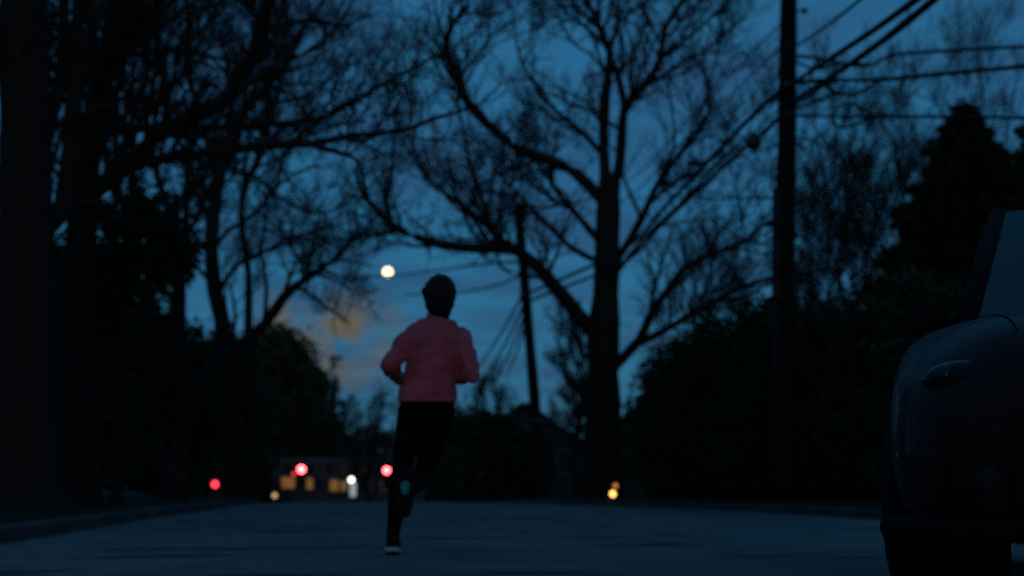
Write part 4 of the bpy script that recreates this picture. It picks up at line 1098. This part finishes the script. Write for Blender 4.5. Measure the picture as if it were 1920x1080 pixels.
def wheel_mesh(parent, x, y, a):
    s = 1 if x > 0 else -1
    prf = [(0.215, -0.10), (0.30, -0.112), (0.325, -0.10), (0.333, -0.06), (0.335, 0), (0.333, 0.06), (0.325, 0.10), (0.30, 0.112), (0.215, 0.10)]
    sg = 36
    V = []; F = []
    for i in range(sg):
        t = 2 * math.pi * i / sg
        for r, w in prf: V.append((w, math.cos(t) * r, math.sin(t) * r))
    m_ = len(prf)
    for i in range(sg):
        for j in range(m_ - 1): F.append((i * m_ + j, i * m_ + j + 1, ((i + 1) % sg) * m_ + j + 1, ((i + 1) % sg) * m_ + j))
    w = mesh_obj('wheel', V, F, M['tyre'], parent, smooth=True)
    w.location = (x + s * -0.005, y, 0.335); w.rotation_euler = (0, 0, a)
    bm = bmesh.new()
    add_cyl(bm, (s * 0.02, 0, 0), (s * 0.05, 0, 0), 0.20, 0.20, 30); bm_obj('rim_barrel', bm, M['plastic'], w)
    bm = bmesh.new()
    for k in range(10):
        t = 2 * math.pi * k / 10
        add_box(bm, (s * 0.085, math.cos(t) * 0.115, math.sin(t) * 0.115), (0.03, 0.20, 0.036), Matrix.Rotation(t, 3, 'X'), bevel=0.006)
    add_cyl(bm, (s * 0.05, 0, 0), (s * 0.105, 0, 0), 0.055, 0.045, 16)
    bm_obj('rim', bm, M['rim'], w)
    bm = bmesh.new()
    for k in range(44):
        t = 2 * math.pi * k / 44
        for wx in (-0.055, 0.055):
            add_box(bm, (wx, math.cos(t) * 0.334, math.sin(t) * 0.334), (0.075, 0.006, 0.026), Matrix.Rotation(t - math.pi / 2 + (math.pi / 2), 3, 'X') @ Matrix.Rotation(0.35 if wx > 0 else -0.35, 3, 'Y'))
    bm_obj('tread', bm, M['tyre'], w)
for x, y, a in WH: wheel_mesh(car, x, y, a)

# ------------------------------------------------------------------ the runner
M['skin'] = mat('skin', (0.30, 0.17, 0.12), (0.34, 0.20, 0.14), 12, 0.6)
M['jacket'] = mat('pink_jacket', (0.56, 0.085, 0.10), (0.74, 0.12, 0.14), 7, 0.75, bump=0.35, detail=3)
M['leggings'] = mat('black_leggings', (0.006, 0.006, 0.007), (0.010, 0.009, 0.011), 20, 0.9, spec=0.03)
M['hair'] = mat('dark_hair', (0.008, 0.006, 0.005), (0.014, 0.010, 0.008), 60, 0.65, stretch=(1, 1, 0.12), spec=0.3, bump=0.9)
M['shoe'] = mat('dark_shoe', (0.006, 0.006, 0.007), (0.012, 0.011, 0.012), 30, 0.85, spec=0.1)
M['sole'] = mat('pale_sole', (0.40, 0.46, 0.55), (0.5, 0.55, 0.62), 12, 0.7)
M['teal'] = mat('teal_sole', (0.02, 0.24, 0.17), (0.04, 0.34, 0.22), 12, 0.6)
RD = 8.4
def Q(px, py, dd=0.0): return Vector(tuple(P(px, py, RD + dd)))
base_r = Vector((float(P(775, 910, RD)[0]), RD, 0.005))
person = empty('person', base_r, 'runner in a pink jacket and black leggings seen from behind on the road', 'person')
class Soup:
    """Overlapping tapered pieces, fused by a voxel remesh into one continuous surface."""
    def __init__(s): s.bm = bmesh.new()
    def cap(s, a, b, r1, r2, seg=18):
        add_cyl(s.bm, a, b, r1, r2, seg)
        for c, r in ((a, r1), (b, r2)): add_sphere(s.bm, c, r, seg)
        return s
    def chain(s, pts):
        for (a, ra), (b, rb) in zip(pts[:-1], pts[1:]): s.cap(a, b, ra, rb)
        return s
    def ball(s, c, r, sc=(1, 1, 1), seg=20): add_sphere(s.bm, c, r, seg, sc); return s
    def loft(s, secs, seg=28):
        rings = []
        for c, rx, ry in secs:
            rings.append([s.bm.verts.new((c[0] + math.cos(a) * rx, c[1] + math.sin(a) * ry, c[2])) for a in np.linspace(0, 2 * math.pi, seg, endpoint=False)])
        for A, B in zip(rings[:-1], rings[1:]):
            for i in range(seg): s.bm.faces.new((A[i], A[(i + 1) % seg], B[(i + 1) % seg], B[i]))
        s.bm.faces.new(rings[0][::-1]); s.bm.faces.new(rings[-1])
        return s
    def build(s, name, m, parent, voxel=0.01, smooth=6, **k):
        bmesh.ops.translate(s.bm, vec=-base_r, verts=s.bm.verts)
        o = bm_obj(name, s.bm, m, None, True, **k)
        rm = o.modifiers.new('r', 'REMESH'); rm.mode = 'VOXEL'; rm.voxel_size = voxel; rm.use_smooth_shade = True
        if smooth:
            sm = o.modifiers.new('s', 'SMOOTH'); sm.iterations = smooth; sm.factor = 0.5
        apply_mods(o); o.parent = parent
        return o
# joints
head = Q(826, 552); neck = Q(821, 596); chest = Q(814, 640); waist = Q(806, 715); hips = Q(800, 765)
shL, shR = Q(772, 629, -0.01), Q(865, 631, 0.02)
elL, elR = Q(731, 682, -0.10), Q(882, 702, -0.06)
haL, haR = Q(741, 704, 0.16), Q(846, 706, 0.20)
hpL, hpR = Q(775, 775), Q(825, 775)
knL, anL = Q(752, 880, 0.02), Q(737, 1004, -0.06)
knR, anR = Q(795, 890, 0.10), Q(766, 922, -0.26)
body = Soup()
body.ball(head, 0.093, (0.86, 1.02, 1.18)).ball(head + Vector((0, 0.035, -0.055)), 0.062, (0.9, 1, 1))
body.cap(neck - Vector((0, 0, 0.03)), head - Vector((0, -0.01, 0.05)), 0.055, 0.050)
# face turned away down the road: nose, brow, lips, ears
fx = head + Vector((0, 0.098, -0.01))
body.cap(fx + Vector((0, -0.012, 0.02)), fx + Vector((0, 0.012, -0.022)), 0.008, 0.013)
body.ball(fx + Vector((0, -0.012, -0.055)), 0.016, (1.5, 0.7, 0.55)).ball(fx + Vector((0, -0.016, 0.045)), 0.02, (2.4, 0.6, 0.5)).ball(fx + Vector((0, -0.03, -0.09)), 0.022)
for sx in (-1, 1): body.ball(head + Vector((sx * 0.082, 0.01, -0.015)), 0.028, (0.4, 0.7, 1.1)); body.ball(fx + Vector((sx * 0.032, -0.02, 0.018)), 0.012)
body.loft([(hips - Vector((0, 0, 0.05)), 0.15, 0.105), (hips, 0.155, 0.115), (waist, 0.12, 0.09), (chest, 0.145, 0.105), (chest + Vector((0, 0, 0.07)), 0.145, 0.09), (neck - Vector((0, 0, 0.02)), 0.06, 0.055)])
for sh, el, ha, s in ((shL, elL, haL, -1), (shR, elR, haR, 1)):
    body.chain([(sh, 0.052), (el, 0.040), (ha, 0.027)])
    fdir = (ha - el).normalized(); inw = Vector((-s, 0, 0)); inw = (inw - inw.dot(fdir) * fdir).normalized(); dn = fdir.cross(inw)
    palm = ha + fdir * 0.045
    body.cap(ha, palm + fdir * 0.03, 0.026, 0.030)
    side = Vector((0, 0, 1)); side = (side - side.dot(fdir) * fdir).normalized(); pin = Vector((-s, 0, 0)); pin = (pin - pin.dot(fdir) * fdir).normalized()
    for k, (o_, L) in enumerate(((0.030, 0.036), (0.011, 0.041), (-0.008, 0.038), (-0.027, 0.030))):
        k0 = palm + fdir * 0.045 + side * o_
        k1 = k0 + fdir * L * 0.8 + pin * 0.012; k2 = k1 + pin * L * 0.8 - fdir * 0.006; k3 = k2 - fdir * L * 0.6
        body.chain([(k0, 0.0095), (k1, 0.009), (k2, 0.0085), (k3, 0.008)])
    t0 = ha + fdir * 0.03 + side * 0.025; t1 = t0 + side * 0.022 + fdir * 0.03 + pin * 0.01; t2 = t1 + fdir * 0.03 + pin * 0.02 - side * 0.004
    body.chain([(t0, 0.012), (t1, 0.0105), (t2, 0.009)])
for hp, kn, an, ft in ((hpL, knL, anL, Vector((0, 1, -0.25))), (hpR, knR, anR, Vector((-0.02, -0.55, -0.84)))):
    body.chain([(hp, 0.082), (hp.lerp(kn, 0.5), 0.070), (kn, 0.052)])
    body.chain([(kn, 0.050), (kn.lerp(an, 0.32), 0.054), (an, 0.032)])
    body.cap(an, an + ft.normalized() * 0.10, 0.028, 0.020)
bo2 = body.build('body', M['skin'], person, 0.0055, 4)
# jacket
jk = Soup()
hem = Q(801, 752)
jk.loft([(hem, 0.172, 0.132), (hem + Vector((0.002, 0, 0.05)), 0.176, 0.137), (waist + Vector((0, 0, 0.0)), 0.160, 0.125), (chest + Vector((0, 0, -0.09)), 0.163, 0.130), (chest + Vector((0, 0, 0.0)), 0.172, 0.130), (chest + Vector((0, 0, 0.045)), 0.168, 0.115), (chest + Vector((0, 0, 0.085)), 0.148, 0.105), (neck + Vector((0, 0, -0.010)), 0.102, 0.088), (neck + Vector((0, 0, -0.008)), 0.068, 0.068), (neck + Vector((0, 0, 0.028)), 0.062, 0.064)])
for sh, el, ha in ((shL, elL, haL), (shR, elR, haR)):
    mid = sh.lerp(el, 0.5)
    jk.chain([(sh, 0.061), (mid, 0.063), (el, 0.055)]); jk.chain([(el, 0.054), (el.lerp(ha, 0.45), 0.053), (ha, 0.037)])
jacket = jk.build('jacket', M['jacket'], person, 0.009, 5)
tx = bpy.data.textures.new('folds', 'CLOUDS'); tx.noise_scale = 0.075; tx.noise_depth = 3
dm = jacket.modifiers.new('d', 'DISPLACE'); dm.texture = tx; dm.strength = 0.036; dm.mid_level = 0.5; dm.texture_coords = 'GLOBAL'
apply_mods(jacket)
s_ = Soup(); s_.loft([(hem - Vector((0, 0, 0.012)), 0.174, 0.134), (hem + Vector((0, 0, 0.022)), 0.178, 0.138)])
hb = s_.build('hem_band', M['jacket'], person, 0.008, 2); hb.parent = jacket
for el, ha in ((elL, haL), (elR, haR)):
    s_ = Soup(); dv = (ha - el).normalized(); s_.cap(ha - dv * 0.035, ha - dv * 0.005, 0.041, 0.037, 16)
    cf = s_.build('cuff', M['jacket'], person, 0.006, 2); cf.parent = jacket
s_ = Soup(); s_.loft([(neck + Vector((0, 0, -0.005)), 0.072, 0.072), (neck + Vector((0, 0, 0.032)), 0.066, 0.068)])
cl = s_.build('collar', M['jacket'], person, 0.006, 2); cl.parent = jacket
# leggings
lg = Soup()
lg.loft([(hips - Vector((0, 0, 0.07)), 0.150, 0.110), (hips, 0.165, 0.125), (hips + Vector((0, 0, 0.06)), 0.155, 0.115)])
for hp, kn, an in ((hpL, knL, anL), (hpR, knR, anR)):
    lg.chain([(hp + Vector((0, -0.01, 0.02)), 0.092), (hp.lerp(kn, 0.45), 0.078), (kn, 0.059)])
    lg.chain([(kn, 0.058), (kn.lerp(an, 0.30), 0.061), (an, 0.038)])
lg.build('leggings', M['leggings'], person, 0.009, 5)
# hair: full cap with loose tufts blown to the left and short ends over the collar
hr = Soup()
hr.ball(head + Vector((0, -0.012, 0.010)), 0.106, (0.92, 1.0, 1.06))
hr.ball(head + Vector((0.004, -0.040, -0.135)), 0.046, (1.0, 0.75, 0.9))
hr.ball(head + Vector((0.0, -0.035, -0.045)), 0.087, (0.98, 0.85, 1.0)).ball(head + Vector((0.004, -0.045, -0.10)), 0.064, (1.05, 0.7, 0.95))
rh = random.Random(4)
for k in range(46):
    a = rh.uniform(0.95 * math.pi, 1.9 * math.pi)
    z = rh.uniform(-0.07, 0.05)
    p0 = head + Vector((math.cos(a) * 0.080, math.sin(a) * 0.075, z))
    p1 = p0 + Vector((math.cos(a) * rh.uniform(0.002, 0.010), -0.008, rh.uniform(-0.06, -0.02)))
    hr.cap(p0, p1, rh.uniform(0.010, 0.016), 0.004, 8)
for k in range(6):
    p0 = head + Vector((-0.080, -0.02, 0.040 - k * 0.010)); hr.cap(p0, p0 + Vector((-0.036 + k * 0.004, -0.01, -0.014 - 0.004 * k)), 0.012, 0.004, 8)
for k in range(10):
    a = rh.uniform(0, math.pi); p0 = head + Vector((math.cos(a) * 0.07, -0.03, 0.03 + math.sin(a) * 0.07)); hr.cap(p0, p0 + Vector((math.cos(a) * 0.02 - 0.008, -0.01, math.sin(a) * 0.022)), 0.010, 0.004, 8)
hr.build('hair', M['hair'], person, 0.006, 1)
# shoes
def shoe(an, heel_dir, toe_dir, up, sole_mat, label):
    toe_dir = toe_dir.normalized(); up = (up - up.dot(toe_dir) * toe_dir).normalized(); sd = toe_dir.cross(up)
    hl = an - up * 0.045 - toe_dir * 0.035
    s = Soup(); s.cap(hl, an + up * 0.01 - toe_dir * 0.01, 0.040, 0.040)
    s.cap(hl, hl + toe_dir * 0.12, 0.042, 0.044); s.cap(hl + toe_dir * 0.12, hl + toe_dir * 0.205 - up * 0.008, 0.046, 0.033)
    s.cap(an - up * 0.005, hl + toe_dir * 0.13 + up * 0.01, 0.036, 0.034)
    o = s.build('shoe', M['shoe'], person, 0.007, 4)
    s = Soup()
    for t in np.linspace(-0.25, 1, 12):
        c = hl + toe_dir * (0.20 * t) - up * 0.040
        w = 0.043 + 0.006 * math.sin(t * 3)
        m_ = Matrix((sd, toe_dir, up)).transposed()
        add_box(s.bm, c, (w * 2 * (0.82 if t > 0.9 or t < -0.1 else 1), 0.034, 0.026), m_)
    q = s.build('sole', sole_mat, person, 0.006, 2); q.parent = o
    return o
shoe(anL, None, Vector((-0.05, 1, -0.10)), Vector((0, 0.1, 1)), M['sole'], '')
tr = shoe(anR, None, Vector((-0.02, -0.55, -0.84)), Vector((0.10, 0.84, -0.5)), M['shoe'], '')
s_ = Soup(); tdir = Vector((-0.02, -0.55, -0.84)).normalized(); upv = Vector((0.10, 0.84, -0.5)).normalized()
c = anR - upv * 0.103 + tdir * 0.03
s_.ball(c, 0.034, (0.85, 0.55, 1.0)); s_.ball(c + tdir * 0.03, 0.028, (0.75, 0.5, 1.0))
tb = s_.build('reflective_patch', M['teal'], person, 0.004, 3, label='small teal green patch on the lifted foot'); tb.parent = tr

# ------------------------------------------------------------------ unseen leaf mass added to block horizon glow, open towards the sun
rg = np.random.default_rng(200)
wb = []
for a in np.concatenate([np.linspace(20, 100, 16), np.linspace(-100, -8, 18)]):
    rr0 = rg.uniform(22, 34); x, y = math.sin(R(180 - a)) * rr0, math.cos(R(180 - a)) * rr0
    h = rg.uniform(6, 11)
    wb += [(x, y, h * 0.3, 2.6, 2.6, h * 0.33), (x + rg.uniform(-1, 1), y, h * 0.65, 1.9, 1.9, h * 0.33)]
V, F = leaf_cloud(wb, 60000, 0.42, rg, clump=0.8)
mesh_obj('woodland', V, F, M['holly'], kind='stuff', label='dark woodland on both sides of the road behind the viewpoint')
